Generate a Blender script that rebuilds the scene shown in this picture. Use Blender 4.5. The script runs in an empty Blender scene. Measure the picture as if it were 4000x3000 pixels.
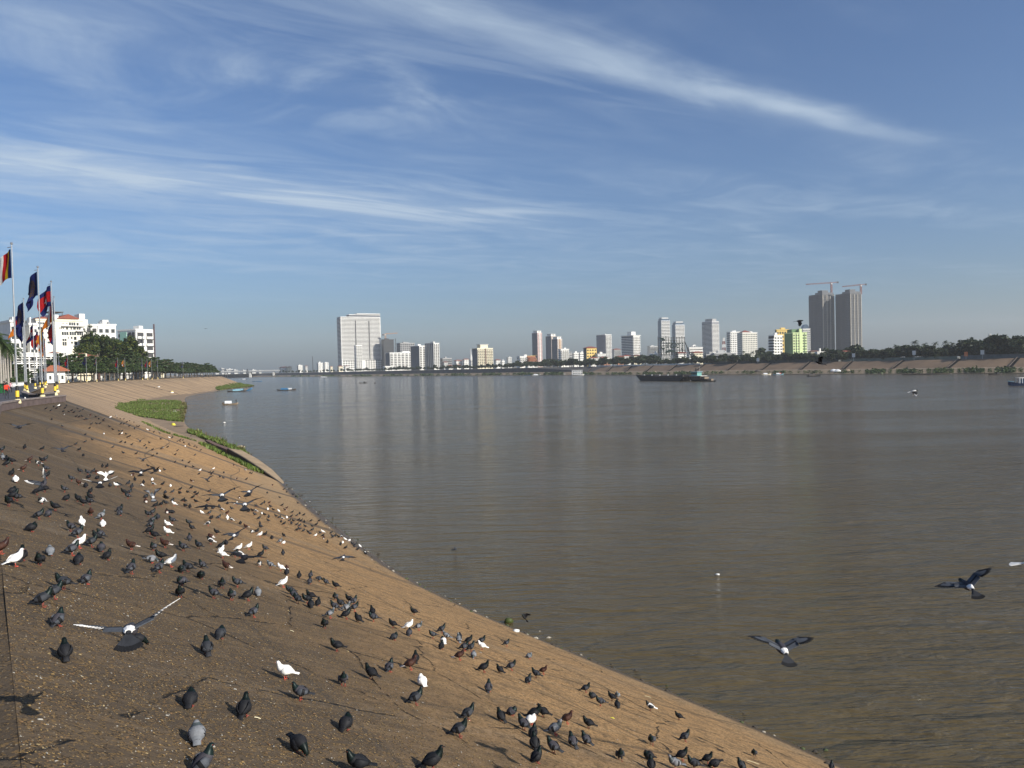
import bpy, math, random
from mathutils import Vector, Matrix
from mathutils.bvhtree import BVHTree
PI = math.pi
rad = math.radians
S = bpy.context.scene
COL = S.collection
random.seed(7)

# ------------------------------------------------------------------ helpers
class MB:
    """collects shapes and links them as ONE mesh object"""
    def __init__(s):
        s.v = []; s.f = []; s.m = []
    def add(s, vs, fs, mi=0):
        b = len(s.v); s.v += [tuple(p) for p in vs]
        s.f += [tuple(i + b for i in f) for f in fs]; s.m += [mi] * len(fs)
    def box(s, x0, y0, z0, x1, y1, z1, mi=0):
        s.add([(x0,y0,z0),(x1,y0,z0),(x1,y1,z0),(x0,y1,z0),(x0,y0,z1),(x1,y0,z1),(x1,y1,z1),(x0,y1,z1)],
              [(0,3,2,1),(4,5,6,7),(0,1,5,4),(1,2,6,5),(2,3,7,6),(3,0,4,7)], mi)
    def bar(s, a, b, w, h=None, mi=0):
        a = Vector(a); b = Vector(b); h = h or w
        d = (b - a).normalized(); up = Vector((0,0,1)) if abs(d.z) < .95 else Vector((1,0,0))
        x = d.cross(up).normalized() * w / 2; y = x.normalized().cross(d) * h / 2
        s.add([a-x-y,a+x-y,a+x+y,a-x+y,b-x-y,b+x-y,b+x+y,b-x+y],
              [(0,1,2,3),(7,6,5,4),(0,4,5,1),(1,5,6,2),(2,6,7,3),(3,7,4,0)], mi)
    def tube(s, pts, rs, n=8, mi=0, cap=True):
        pts = [Vector(p) for p in pts]
        if not hasattr(rs, '__len__'): rs = [rs] * len(pts)
        rings = []
        for i, p in enumerate(pts):
            d = (pts[min(i+1,len(pts)-1)] - pts[max(i-1,0)]).normalized()
            up = Vector((0,0,1)) if abs(d.z) < .9 else Vector((1,0,0))
            x = d.cross(up).normalized(); y = x.cross(d)
            rings.append([p + (x*math.cos(2*PI*k/n) + y*math.sin(2*PI*k/n)) * rs[i] for k in range(n)])
        s.loft(rings, mi, cap)
    def loft(s, rings, mi=0, cap=True):
        n = len(rings[0]); vs = [p for r in rings for p in r]; fs = []; ms = []
        b = len(s.v); s.v += [tuple(p) for p in vs]
        for i in range(len(rings)-1):
            m = mi[i] if hasattr(mi, '__len__') else mi
            for k in range(n):
                s.f.append((b+i*n+k, b+i*n+(k+1)%n, b+(i+1)*n+(k+1)%n, b+(i+1)*n+k)); s.m.append(m)
        if cap:
            s.f.append(tuple(b+k for k in reversed(range(n)))); s.m.append(mi[0] if hasattr(mi,'__len__') else mi)
            s.f.append(tuple(b+(len(rings)-1)*n+k for k in range(n))); s.m.append(mi[-1] if hasattr(mi,'__len__') else mi)
    def prism(s, poly, z0, z1, mi=0):
        n = len(poly)
        s.add([(x,y,z0) for x,y in poly]+[(x,y,z1) for x,y in poly],
              [tuple(reversed(range(n))), tuple(range(n,2*n))]+[(k,(k+1)%n,n+(k+1)%n,n+k) for k in range(n)], mi)
    def ball(s, c, r, mi=0, n=8, sz=1.0):
        rings = []
        for i in range(1, n//2+1):
            a = PI*i/(n//2+1)
            rings.append([(c[0]+r*math.sin(a)*math.cos(2*PI*k/n), c[1]+r*math.sin(a)*math.sin(2*PI*k/n), c[2]-r*sz*math.cos(a)) for k in range(n)])
        s.loft(rings, mi)
    def mesh(s, name, mats, smooth=False):
        me = bpy.data.meshes.new(name); me.from_pydata(s.v, [], s.f)
        mats = mats if isinstance(mats, (list, tuple)) else [mats]
        for m in mats: me.materials.append(m)
        if len(mats) > 1: me.polygons.foreach_set('material_index', s.m)
        if smooth: me.polygons.foreach_set('use_smooth', [True]*len(s.f))
        me.update(); return me
    def build(s, name, mats, parent=None, smooth=False):
        return link(name, s.mesh(name, mats, smooth), parent)

def link(name, me, parent=None):
    o = bpy.data.objects.new(name, me); COL.objects.link(o)
    if parent: o.parent = parent
    return o
def empty(name, loc, rz=0):
    o = bpy.data.objects.new(name, None); COL.objects.link(o)
    o.location = loc; o.rotation_euler = (0,0,rz); o.empty_display_size = .3
    return o
def tag(o, label=None, cat=None, group=None, kind=None):
    if label: o['label'] = label
    if cat: o['category'] = cat
    if group: o['group'] = group
    if kind: o['kind'] = kind
    return o
def copy_tree(o, parent=None):
    c = o.copy(); COL.objects.link(c); c.parent = parent
    for ch in list(o.children): copy_tree(ch, c)
    return c

# ------------------------------------------------------------------ materials
def nd(nt, t, **kw):
    n = nt.nodes.new(t)
    for k, v in kw.items():
        if k in n.inputs: n.inputs[k].default_value = v
        else: setattr(n, k, v)
    return n
MATS = {}
def mat(name, c, rough=.7, var=.25, scale=3.0, metal=0.0, spec=.5, coord='Object', sheen=0, bump=0, trans=0):
    """procedural paint: base colour broken up by two noises in the object's own space"""
    if name in MATS: return MATS[name]
    m = bpy.data.materials.new(name); m.use_nodes = True; nt = m.node_tree
    b = nt.nodes['Principled BSDF']; L = nt.links.new
    tc = nd(nt, 'ShaderNodeTexCoord'); n1 = nd(nt, 'ShaderNodeTexNoise', Scale=scale, Detail=5.0, Roughness=.65)
    L(tc.outputs[coord], n1.inputs['Vector'])
    r = nd(nt, 'ShaderNodeMapRange'); r.inputs[1].default_value = .3; r.inputs[2].default_value = .7
    r.inputs[3].default_value = 1-var; r.inputs[4].default_value = 1+var
    L(n1.outputs[0], r.inputs[0])
    h = nd(nt, 'ShaderNodeHueSaturation', Color=(*c, 1)); L(r.outputs[0], h.inputs['Value'])
    L(h.outputs[0], b.inputs['Base Color'])
    b.inputs['Roughness'].default_value = rough; b.inputs['Metallic'].default_value = metal
    b.inputs['Specular IOR Level'].default_value = spec
    if bump:
        bp = nd(nt, 'ShaderNodeBump', Strength=bump, Distance=.02); L(n1.outputs[0], bp.inputs['Height']); L(bp.outputs[0], b.inputs['Normal'])
    MATS[name] = m
    return m
def leaf(name, c, var=.35):
    if name in MATS: return MATS[name]
    m = mat(name, c, rough=.55, var=var, scale=.8, spec=.3); nt = m.node_tree; L = nt.links.new
    b = nt.nodes['Principled BSDF']; src = b.inputs['Base Color'].links[0].from_socket
    t = nd(nt, 'ShaderNodeBsdfTranslucent'); mx = nd(nt, 'ShaderNodeMixShader'); mx.inputs[0].default_value = .22
    L(src, t.inputs[0]); L(b.outputs[0], mx.inputs[1]); L(t.outputs[0], mx.inputs[2])
    L(mx.outputs[0], nt.nodes['Material Output'].inputs[0])
    return m

# ------------------------------------------------------------------ camera: eye 11 m over the river
EYE = Vector((0, 0, 11.0)); FPX = 3000.0; ROLL = rad(1.35); PITCH = math.atan(67/3000)
cd = bpy.data.cameras.new('camera'); cam = bpy.data.objects.new('camera', cd); COL.objects.link(cam)
cd.sensor_width = 36; cd.lens = 36*FPX/4000; cd.clip_start = .1; cd.clip_end = 30000
R0 = Matrix.Rotation(PI/2 - PITCH, 4, 'X') @ Matrix.Rotation(-ROLL, 4, 'Z')
cam.matrix_world = Matrix.Translation(EYE) @ R0
S.camera = cam
R3 = R0.to_3x3()
def ray(x, y):
    return R3 @ Vector(((x-2000)/FPX, (1500-y)/FPX, -1))
def at(x, y, z=0.0):                    # point at height z seen at a photo pixel
    r = ray(x, y); return EYE + r * ((z-EYE.z)/r.z)
def atd(x, y, Y):                       # point at forward distance Y seen at a photo pixel
    r = ray(x, y); return EYE + r * (Y/r.y)
def pix(p):
    q = R3.transposed() @ (Vector(p) - EYE); return (2000 - FPX*q.x/q.z, 1500 + FPX*q.y/q.z)

# ------------------------------------------------------------------ light
SUN_AZ, SUN_EL = rad(122), rad(29)      # azimuth clockwise from the view direction
sv = Vector((math.sin(SUN_AZ)*math.cos(SUN_EL), math.cos(SUN_AZ)*math.cos(SUN_EL), math.sin(SUN_EL)))
sl = bpy.data.lights.new('sun', 'SUN'); sl.energy = 5.0; sl.angle = rad(.53); sl.color = (1, .93, .82)
so = bpy.data.objects.new('sun', sl); COL.objects.link(so); so.rotation_euler = sv.to_track_quat('Z', 'Y').to_euler()
so.location = (60, -60, 80)
w = bpy.data.worlds.new('World'); S.world = w; w.use_nodes = True; nt = w.node_tree; nt.nodes.clear(); L = nt.links.new
sky = nd(nt, 'ShaderNodeTexSky', sky_type='NISHITA', sun_disc=False, sun_elevation=SUN_EL, sun_rotation=SUN_AZ,
         air_density=1.0, dust_density=1.9, ozone_density=3.0, altitude=0)
tc = nd(nt, 'ShaderNodeTexCoord'); sp = nd(nt, 'ShaderNodeSeparateXYZ'); L(tc.outputs['Generated'], sp.inputs[0])
def M(op, a, b=None, c=None, clamp=False):
    n = nd(nt, 'ShaderNodeMath', operation=op); n.use_clamp = clamp
    for i, x in enumerate((a, b, c)):
        if x is None: continue
        if isinstance(x, (int, float)): n.inputs[i].default_value = x
        else: L(x, n.inputs[i])
    return n.outputs[0]
def SM(x, a, b):
    n = nd(nt, 'ShaderNodeMapRange', interpolation_type='SMOOTHSTEP'); L(x, n.inputs[0])
    n.inputs[1].default_value = a; n.inputs[2].default_value = b; return n.outputs[0]
def NZ(vec, scale, detail=6, rough=.6, dist=0):
    n = nd(nt, 'ShaderNodeTexNoise', Scale=scale, Detail=float(detail), Roughness=rough, Distortion=float(dist)); L(vec, n.inputs['Vector']); return n.outputs[0]
# cirrus on a plane high above: position = direction / height, rotated so that 'al' runs along the streaks
zc = M('MAXIMUM', sp.outputs[2], .03)
u = M('DIVIDE', sp.outputs[0], zc); v = M('DIVIDE', sp.outputs[1], zc)
al = M('ADD', M('MULTIPLY', u, .82), M('MULTIPLY', v, .57)); ac = M('ADD', M('MULTIPLY', u, -.57), M('MULTIPLY', v, .82))
cb = nd(nt, 'ShaderNodeCombineXYZ'); L(M('MULTIPLY', al, .30), cb.inputs[0]); L(ac, cb.inputs[1])
cb2 = nd(nt, 'ShaderNodeCombineXYZ'); L(M('MULTIPLY', al, .75), cb2.inputs[0]); L(M('MULTIPLY', ac, 1.0), cb2.inputs[1])
n_big = NZ(cb.outputs[0], 1.1, 5, .55, .6); n_str = NZ(cb.outputs[0], 3.2, 6, .58, 1.2); n_fine = NZ(cb2.outputs[0], 1.7, 7, .58, 1.0)
wob = M('MULTIPLY_ADD', n_big, .55, -.275); acw = M('ADD', ac, M('ADD', wob, M('MULTIPLY_ADD', n_fine, .22, -.11)))
def band(c, wd):   # soft band across the streak direction
    q = M('DIVIDE', M('SUBTRACT', acw, c), wd); return M('POWER', 2.718, M('MULTIPLY', M('MULTIPLY', q, q), -1.0))
strA = M('MULTIPLY', band(1.86, .10), M('MULTIPLY', SM(al, 4.1, 2.6), SM(al, .2, 1.5)))
strA2 = M('MULTIPLY', band(2.10, .42), M('MULTIPLY', SM(al, 3.2, 1.2), SM(n_str, .36, .66)))
strB = M('MULTIPLY', band(4.28, .40), SM(al, 4.3, 1.4))
strC = M('MULTIPLY', band(4.25, .85), M('MULTIPLY', SM(n_str, .38, .68), SM(al, 5.5, 1.8)))
strD = M('MULTIPLY', band(2.75, .5), M('MULTIPLY', SM(n_fine, .42, .72), SM(al, 2.8, .8)))
veil = M('MULTIPLY', SM(n_big, .40, .75), SM(n_fine, .30, .75))
tex = M('MULTIPLY_ADD', SM(n_str, .25, .7), .34, .62)
dens = M('ADD', M('MULTIPLY', M('MULTIPLY', strA, tex), .72), M('MULTIPLY', strA2, .22))
dens = M('ADD', dens, M('ADD', M('MULTIPLY', M('MULTIPLY', strB, tex), .52), M('MULTIPLY', strC, .36)))
strE = M('MULTIPLY', band(6.0, 1.7), M('MULTIPLY', SM(n_fine, .28, .74), SM(al, 9.0, 3.0)))
dens = M('ADD', dens, M('MULTIPLY', strE, .26))
dens = M('ADD', dens, M('ADD', M('MULTIPLY', strD, .36), M('MULTIPLY', veil, .36)))
dens = M('MULTIPLY', M('MINIMUM', dens, .85), SM(sp.outputs[2], .03, .16))
mix = nd(nt, 'ShaderNodeMixRGB'); L(dens, mix.inputs[0]); tint = nd(nt, 'ShaderNodeMixRGB', blend_type='MULTIPLY'); tint.inputs[0].default_value = 1; tint.inputs[2].default_value = (.78,.95,1.17,1); L(sky.outputs[0], tint.inputs[1]); L(tint.outputs[0], mix.inputs[1]); mix.inputs[2].default_value = (5.3, 6.4, 7.6, 1)
bg = nd(nt, 'ShaderNodeBackground', Strength=.082); L(mix.outputs[0], bg.inputs[0])
L(bg.outputs[0], nd(nt, 'ShaderNodeOutputWorld').inputs[0])
S.view_settings.view_transform = 'Standard'; S.view_settings.look = 'None'; S.view_settings.exposure = 0.32
S.cycles.max_bounces = 6; S.cycles.volume_bounces = 0; S.cycles.use_denoising = True
# ------------------------------------------------------------------ embankment on this side
# stations along the shore: top edge of the slope, waterline, where the paving ends (0..1), height there
ST = [((26,-37),(43,-31),1,0),((17.1,-24.7),(34,-17),1,0),((5.3,-7.5),(21,2.5),1,0),((-6.6,9.8),(8.8,20.4),1,0),((-12,17.7),(2.3,29.0),1,0),((-18.3,26.7),(-3,36),1,0),((-26,38.5),(-8.4,45.3),1,0),
      ((-36.5,54.5),(-17.6,64.5),1,0),((-43.5,75),(-23.6,77.6),1,0),((-61,99),(-38.5,108),.86,.9),((-91,150),(-71,167),.74,1.0),
      ((-157,259),(-109,258),.50,1.1),((-190,370),(-160,378),.72,.8),((-213,469),(-182,462),.97,.2),((-228,545),(-198,532),.80,.9),
      ((-239,620),(-204,600),.62,1.3),((-262,690),(-236,690),.75,.9),((-345,850),(-330,850),.9,.5),((-690,1600),(-660,1600),.9,.5)]
ZT = 8.65
def cr(a, b, c, d, t):
    return tuple(.5*((2*b[i]) + (c[i]-a[i])*t + (2*a[i]-5*b[i]+4*c[i]-d[i])*t*t + (3*b[i]-a[i]-3*c[i]+d[i])*t**3) for i in range(len(b)))
flat = [(*t, *w_, k, z) for t, w_, k, z in ST]
LINE = []
for i in range(len(flat)-1):
    a, b = max(i-1, 0), min(i+2, len(flat)-1)
    n = max(3, min(14, int(math.dist(flat[i][2:4], flat[i+1][2:4])/2.5)))
    for q in range(n): LINE.append(cr(flat[a], flat[i], flat[i+1], flat[b], q/n))
LINE.append(flat[-1])
NV = 20
slope = MB(); uvs = []; acc = 0; prev = None; grid = []
rnd = random.Random(3)
for j, (tx, ty, wx, wy, k, zc_) in enumerate(LINE):
    k = min(1, max(.3, k)); zc_ = max(0.0, zc_)
    if prev: acc += math.dist(prev, ((tx+wx)/2, (ty+wy)/2))
    prev = ((tx+wx)/2, (ty+wy)/2)
    row = []
    wd = math.dist((tx,ty),(wx,wy))
    for i in range(NV+1):
        f = i/NV*k; p = Vector((tx+(wx-tx)*f, ty+(wy-ty)*f, ZT+(zc_-ZT)*i/NV))
        p.z += (math.sin(acc*.9+i*.7)+math.sin(acc*.37-i*1.1))*.012
        row.append((p, (acc, f*wd)))
    for i in range(1, 5):       # bed of earth from the paving down under the water
        f = k+(1-k)*i/3 if i < 4 else 1
        p = Vector((tx+(wx-tx)*f, ty+(wy-ty)*f, zc_*(1-i/3)*(1 if i < 4 else 0)))
        if i == 3: p.z = -.02
        if i == 4: p += Vector(((wx-tx)*.15, (wy-ty)*.15, -1.3))
        if k > .985 and i < 3: p = Vector((wx, wy, -.005*i))+Vector(((wx-tx), (wy-ty), 0))*.001*i
        row.append((p, (acc, f*wd)))
    grid.append(row)
nc = NV+5
s0 = min((r_[0] for r_ in grid), key=lambda c: abs(c[0].y-9.8))[1][0]       # s = 0 beside the viewer
for j, row in enumerate(grid):
    for p, uv in [(p_, (u_[0]-s0, u_[1])) for p_, u_ in row]: slope.v.append(tuple(p)); uvs.append(uv)
for j in range(len(grid)-1):
    for i in range(nc-1):
        a = j*nc+i; slope.f.append((a, a+1, a+nc+1, a+nc)); slope.m.append(0 if i < NV else 1)

def slope_material():
    m = bpy.data.materials.new('stained_concrete'); m.use_nodes = True; nt = m.node_tree; L = nt.links.new
    b = nt.nodes['Principled BSDF']
    uv = nd(nt, 'ShaderNodeUVMap'); sp = nd(nt, 'ShaderNodeSeparateXYZ'); L(uv.outputs[0], sp.inputs[0]); s, t = sp.outputs[0], sp.outputs[1]
    geo = nd(nt, 'ShaderNodeNewGeometry')
    def M(op, a, b_=None, c=None):
        n = nd(nt, 'ShaderNodeMath', operation=op)
        for i, x in enumerate((a, b_, c)):
            if x is None: continue
            if isinstance(x, (int, float)): n.inputs[i].default_value = x
            else: L(x, n.inputs[i])
        return n.outputs[0]
    def SM(x, a, b_):
        n = nd(nt, 'ShaderNodeMapRange', interpolation_type='SMOOTHSTEP'); L(x, n.inputs[0]); n.inputs[1].default_value = a; n.inputs[2].default_value = b_; return n.outputs[0]
    def V(x, y):
        n = nd(nt, 'ShaderNodeCombineXYZ'); L(x, n.inputs[0]); L(y, n.inputs[1]); return n.outputs[0]
    def NZ(vec, sc, det=5, r=.6, d=0):
        n = nd(nt, 'ShaderNodeTexNoise', Scale=float(sc), Detail=float(det), Roughness=r, Distortion=float(d)); L(vec, n.inputs['Vector']); return n.outputs[0]
    def MX(f, c1, c2, bt='MIX'):
        n = nd(nt, 'ShaderNodeMixRGB', blend_type=bt)
        for i, x in enumerate((f, c1, c2)):
            if isinstance(x, tuple): n.inputs[i].default_value = (*x, 1)
            elif isinstance(x, (int, float)): n.inputs[i].default_value = x
            else: L(x, n.inputs[i])
        return n.outputs[0]
    pos = geo.outputs['Position']
    nb = NZ(pos, .22, 5, .6); nm = NZ(pos, 1.6, 6, .65); nf = NZ(pos, 17, 5, .75); nff = NZ(pos, 42, 3, .7)
    st = NZ(V(M('ADD', s, M('MULTIPLY', nm, .5)), M('MULTIPLY', t, .10)), 2.6, 8, .72)        # streaks running down the slope
    st2 = NZ(V(M('MULTIPLY', s, 3.0), M('MULTIPLY', t, .16)), 3.0, 5, .65)
    hor = NZ(V(M('MULTIPLY', s, .05), t), 2.2, 5, .6)                               # courses along the shore
    # worn, droppings-grey at the top, ochre silt lower down
    up = SM(M('ADD', t, M('MULTIPLY_ADD', nb, 9.0, -4.5)), 9.5, 2.5)
    col = MX(up, (.385, .228, .098), (.074, .055, .036))
    col = MX(M('MULTIPLY', SM(st, .44, .66), M('MULTIPLY_ADD', up, -.42, .62)), col, (.37, .245, .125))
    col = MX(M('MULTIPLY', SM(nm, .46, .70), .50), col, (.062, .048, .034))
    col = MX(M('MULTIPLY', SM(st2, .52, .72), .45), col, (.060, .049, .040))
    n5 = NZ(pos, 5.5, 5, .7)
    col = MX(M('MULTIPLY', SM(NZ(V(M('MULTIPLY', s, .33), M('MULTIPLY', t, .015)), 1.0, 3, .5), .54, .66), .38), col, (.20, .160, .115))
    col = MX(M('MULTIPLY', SM(n5, .46, .62), .42), col, (.055, .040, .026))
    col = MX(M('MULTIPLY', SM(NZ(V(M('MULTIPLY', s, 5.0), M('MULTIPLY', t, .22)), 3.2, 4, .6), .60, .70), M('MULTIPLY_ADD', up, -.45, .6)), col, (.36, .255, .145))
    col = MX(M('MULTIPLY', SM(hor, .55, .72), .12), col, (.22, .165, .11))
    far = SM(s, 70, 135)                                                          # the far reach is bare sandy concrete
    col = MX(M('MULTIPLY', far, .75), col, MX(SM(NZ(V(s, M('MULTIPLY', t, .2)), .25, 6, .7), .35, .65), (.44, .315, .195), (.27, .195, .125)))
    # water line: pale rim, dark wet foot
    rim = M('MULTIPLY', SM(M('ADD', t, M('MULTIPLY', nm, .8)), 16.0, 18.2), M('SUBTRACT', 1.0, far))
    col = MX(M('MULTIPLY', rim, .55), col, (.28, .20, .115))
    wet = SM(M('ADD', nd_sep(nt, L, pos), M('MULTIPLY_ADD', nm, .22, -.11)), .50, .22)
    col = MX(M('MULTIPLY', wet, .86), col, (.030, .025, .018))
    # expansion joints down the slope and one along it, broad dark seepage stripes
    fr = M('ABSOLUTE', M('SUBTRACT', M('FRACT', M('MULTIPLY', M('ADD', s, M('MULTIPLY', nm, .12)), 1/5.2)), .5))
    col = MX(M('MULTIPLY', SM(fr, .022, .004), M('MULTIPLY_ADD', far, .25, .60)), col, (.040, .034, .028))
    fr4 = M('ABSOLUTE', M('SUBTRACT', M('FRACT', M('MULTIPLY', M('ADD', s, M('MULTIPLY', nb, 2.0)), 1/9.0)), .5))
    col = MX(M('MULTIPLY', SM(fr4, .09, .03), M('MULTIPLY', far, .62)), col, (.075, .060, .048))
    fr2 = M('ABSOLUTE', M('SUBTRACT', M('FRACT', M('MULTIPLY', M('ADD', s, M('MULTIPLY', nb, 1.4)), 1/15.6)), .5))
    col = MX(M('MULTIPLY', SM(fr2, .055, .020), M('MULTIPLY', SM(s, 10, 30), .85)), col, (.062, .054, .048))
    fr3 = M('ABSOLUTE', M('SUBTRACT', M('FRACT', M('MULTIPLY', M('ADD', t, M('MULTIPLY', nm, .10)), 1/6.2)), .5))
    col = MX(M('MULTIPLY', SM(fr3, .012, .003), .62), col, (.045, .038, .030))
    # cracks
    vo = nd(nt, 'ShaderNodeTexVoronoi', feature='DISTANCE_TO_EDGE', Scale=.34)
    dv = nd(nt, 'ShaderNodeMixRGB', blend_type='ADD'); dv.inputs[0].default_value = .28; L(pos, dv.inputs[1])
    nv = nd(nt, 'ShaderNodeTexNoise', Scale=2.2, Detail=5.0); L(pos, nv.inputs['Vector']); L(nv.outputs[1], dv.inputs[2]); L(dv.outputs[0], vo.inputs['Vector'])
    crk = M('MULTIPLY', SM(vo.outputs[0], .011, .003), M('MULTIPLY', SM(nm, .42, .56), SM(s, 62, 40)))
    col = MX(M('MULTIPLY', crk, .92), col, (.010, .008, .006))
    # grit and trodden grain
    g = M('MULTIPLY', SM(nf, .47, .58), SM(M('ADD', s, M('MULTIPLY', nm, 10)), 75, 38))
    col = MX(M('MULTIPLY', g, .85), col, MX(SM(nff, .46, .54), (.195, .122, .047), (.020, .015, .010)))
    vg = nd(nt, 'ShaderNodeTexVoronoi', Scale=34.0); L(pos, vg.inputs['Vector'])
    sg = M('MULTIPLY', SM(vg.outputs['Distance'], .26, .17), M('GREATER_THAN', nd_sepc(nt, L, vg.outputs['Color']), .80))
    col = MX(M('MULTIPLY', M('MULTIPLY', sg, SM(s, 62, 44)), .75), col, MX(nff, (.34, .25, .11), (.36, .33, .28)))
    L(col, b.inputs['Base Color'])
    L(M('MULTIPLY_ADD', wet, -.45, .88), b.inputs['Roughness']); b.inputs['Specular IOR Level'].default_value = .25
    hgt = M('ADD', M('MULTIPLY', nf, .6), M('ADD', M('MULTIPLY', nm, 2.0), M('MULTIPLY', crk, -2.5)))
    bp = nd(nt, 'ShaderNodeBump', Strength=.8, Distance=.022); L(hgt, bp.inputs['Height']); L(bp.outputs[0], b.inputs['Normal'])
    return m
def nd_sep(nt, L, v):
    n = nd(nt, 'ShaderNodeSeparateXYZ'); L(v, n.inputs[0]); return n.outputs[2]
def nd_sepc(nt, L, v):
    n = nd(nt, 'ShaderNodeSeparateColor'); L(v, n.inputs[0]); return n.outputs[0]
earth = mat('river_mud', (.20, .140, .085), .95, .35, .35, bump=.4)
so_ = slope.build('embankment_slope', [slope_material(), earth])
ul = so_.data.uv_layers.new(name='UVMap')
li = [l.vertex_index for l in so_.data.loops]
ul.data.foreach_set('uv', [c for i in li for c in uvs[i]])
so_.data.polygons.foreach_set('use_smooth', [True]*len(so_.data.polygons))
tag(so_, kind='structure')
BVH = BVHTree.FromPolygons([Vector(p) for p in slope.v], slope.f)
def hit(x, y):
    r = ray(x, y).normalized(); h = BVH.ray_cast(EYE, r)
    return (h[0], h[1], h[3]) if h[0] is not None else (None, None, None)
def slope_z(x, y, d=0):
    h = BVH.ray_cast(Vector((x, y, 40)), Vector((0,0,-1))); return h[0].z if h[0] is not None else d

# ------------------------------------------------------------------ promenade and town ground on this side
TOP = [(l[0], l[1]) for l in LINE]
ZP = 9.0
gm = MB()
for i in range(len(TOP)-1):
    (ax, ay), (bx, by) = TOP[i], TOP[i+1]
    if by <= ay+.01: continue
    gm.add([(ax-1.2, ay, ZP-.012), (bx-1.2, by, ZP-.012), (bx-4200, by, ZP-.012), (ax-4200, ay, ZP-.012)], [(0,1,2,3)])
gm.add([(-691,1600,ZP-.012),(-691,5200,ZP-.012),(-4890,5200,ZP-.012),(-4890,1600,ZP-.012)], [(0,1,2,3)])
tag(gm.build('town_ground', mat('dry_ground', (.20,.17,.13), .95, .3, .2)), kind='structure')
pv = MB(); ap = MB()
def off(i, d):
    a = Vector(TOP[max(i-1,0)]); b = Vector(TOP[min(i+1,len(TOP)-1)]); t = (b-a).normalized(); n = Vector((-t.y, t.x))
    p = Vector(TOP[i]) + n*d; return (p.x, p.y)
for i in range(len(TOP)-1):
    a0, a1, b0, b1 = off(i, 0), off(i, 1.2), off(i+1, 0), off(i+1, 1.2)
    ap.add([(*a0, ZT), (*b0, ZT), (*b1, ZT+.02), (*a1, ZT+.02), (*b1, ZP-.006), (*a1, ZP-.006)], [(0,1,2,3),(3,2,4,5)])
    c0, c1 = off(i, 15), off(i+1, 15)
    pv.add([(*a1, ZP), (*b1, ZP), (*c1, ZP), (*c0, ZP)], [(0,1,2,3)])
def paving():
    m = mat('dark_pavers', (.070, .068, .072), .75, .25, 1.2, bump=.2); nt = m.node_tree; L = nt.links.new
    b = nt.nodes['Principled BSDF']; src = b.inputs['Base Color'].links[0].from_socket
    geo = nd(nt, 'ShaderNodeNewGeometry'); br = nd(nt, 'ShaderNodeTexBrick', Scale=1.6); L(geo.outputs['Position'], br.inputs['Vector'])
    br.inputs['Mortar Size'].default_value = .02; br.inputs['Color1'].default_value = (1,1,1,1); br.inputs['Color2'].default_value = (.8,.8,.82,1); br.inputs['Mortar'].default_value = (.45,.45,.45,1)
    mx = nd(nt, 'ShaderNodeMixRGB', blend_type='MULTIPLY'); mx.inputs[0].default_value = 1; L(src, mx.inputs[1]); L(br.outputs[0], mx.inputs[2]); L(mx.outputs[0], b.inputs['Base Color'])
    return m
tag(pv.build('promenade', paving()), kind='structure')
tag(ap.build('slope_crest', so_.data.materials[0]), kind='structure')

# ------------------------------------------------------------------ river
def water():
    m = bpy.data.materials.new('silty_water'); m.use_nodes = True; nt = m.node_tree; L = nt.links.new
    b = nt.nodes['Principled BSDF']; geo = nd(nt, 'ShaderNodeNewGeometry'); pos = geo.outputs['Position']
    def mp(rz, sx, sy):
        n = nd(nt, 'ShaderNodeMapping'); n.inputs['Rotation'].default_value = (0,0,rad(rz)); n.inputs['Scale'].default_value = (sx,sy,1); L(pos, n.inputs['Vector']); return n.outputs[0]
    def NZ(vec, sc, det=4, r=.55, d=0):
        n = nd(nt, 'ShaderNodeTexNoise', Scale=float(sc), Detail=float(det), Roughness=r, Distortion=float(d)); L(vec, n.inputs['Vector']); return n.outputs[0]
    def M(op, a, b_=None, c=None):
        n = nd(nt, 'ShaderNodeMath', operation=op)
        for i, x in enumerate((a, b_, c)):
            if x is None: continue
            if isinstance(x, (int, float)): n.inputs[i].default_value = x
            else: L(x, n.inputs[i])
        return n.outputs[0]
    w1 = NZ(mp(22, .28, 1.0), 3.0, 5, .55, .6)       # wavelets
    w2 = NZ(mp(14, .22, 1.0), .85, 4, .55, .4)       # longer swell
    w3 = NZ(mp(0, .16, 1.0), .075, 5, .6, .8)        # slicks and gusts
    w4 = NZ(mp(40, .5, 1.0), 6.0, 3, .5)
    big = NZ(mp(0, .35, 1.0), .022, 5, .6, .6)
    h = M('ADD', M('MULTIPLY', w1, 1.0), M('ADD', M('MULTIPLY', w2, 3.4), M('MULTIPLY', w4, .18)))
    gust = nd(nt, 'ShaderNodeMapRange'); L(w3, gust.inputs[0]); gust.inputs[1].default_value = .38; gust.inputs[2].default_value = .66; gust.inputs[3].default_value = .72; gust.inputs[4].default_value = 1.0
    bp = nd(nt, 'ShaderNodeBump', Distance=.24); L(h, bp.inputs['Height']); L(gust.outputs[0], bp.inputs['Strength']); L(bp.outputs[0], b.inputs['Normal'])
    mr = nd(nt, 'ShaderNodeMixRGB'); L(big, mr.inputs[0]); mr.inputs[1].default_value = (.074, .055, .024, 1); mr.inputs[2].default_value = (.100, .076, .036, 1)
    L(mr.outputs[0], b.inputs['Base Color'])
    rg = nd(nt, 'ShaderNodeMapRange'); L(w3, rg.inputs[0]); rg.inputs[1].default_value = .36; rg.inputs[2].default_value = .64; rg.inputs[3].default_value = .16; rg.inputs[4].default_value = .10; L(rg.outputs[0], b.inputs['Roughness']); b.inputs['IOR'].default_value = 1.33; b.inputs['Specular IOR Level'].default_value = .5
    return m
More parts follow.
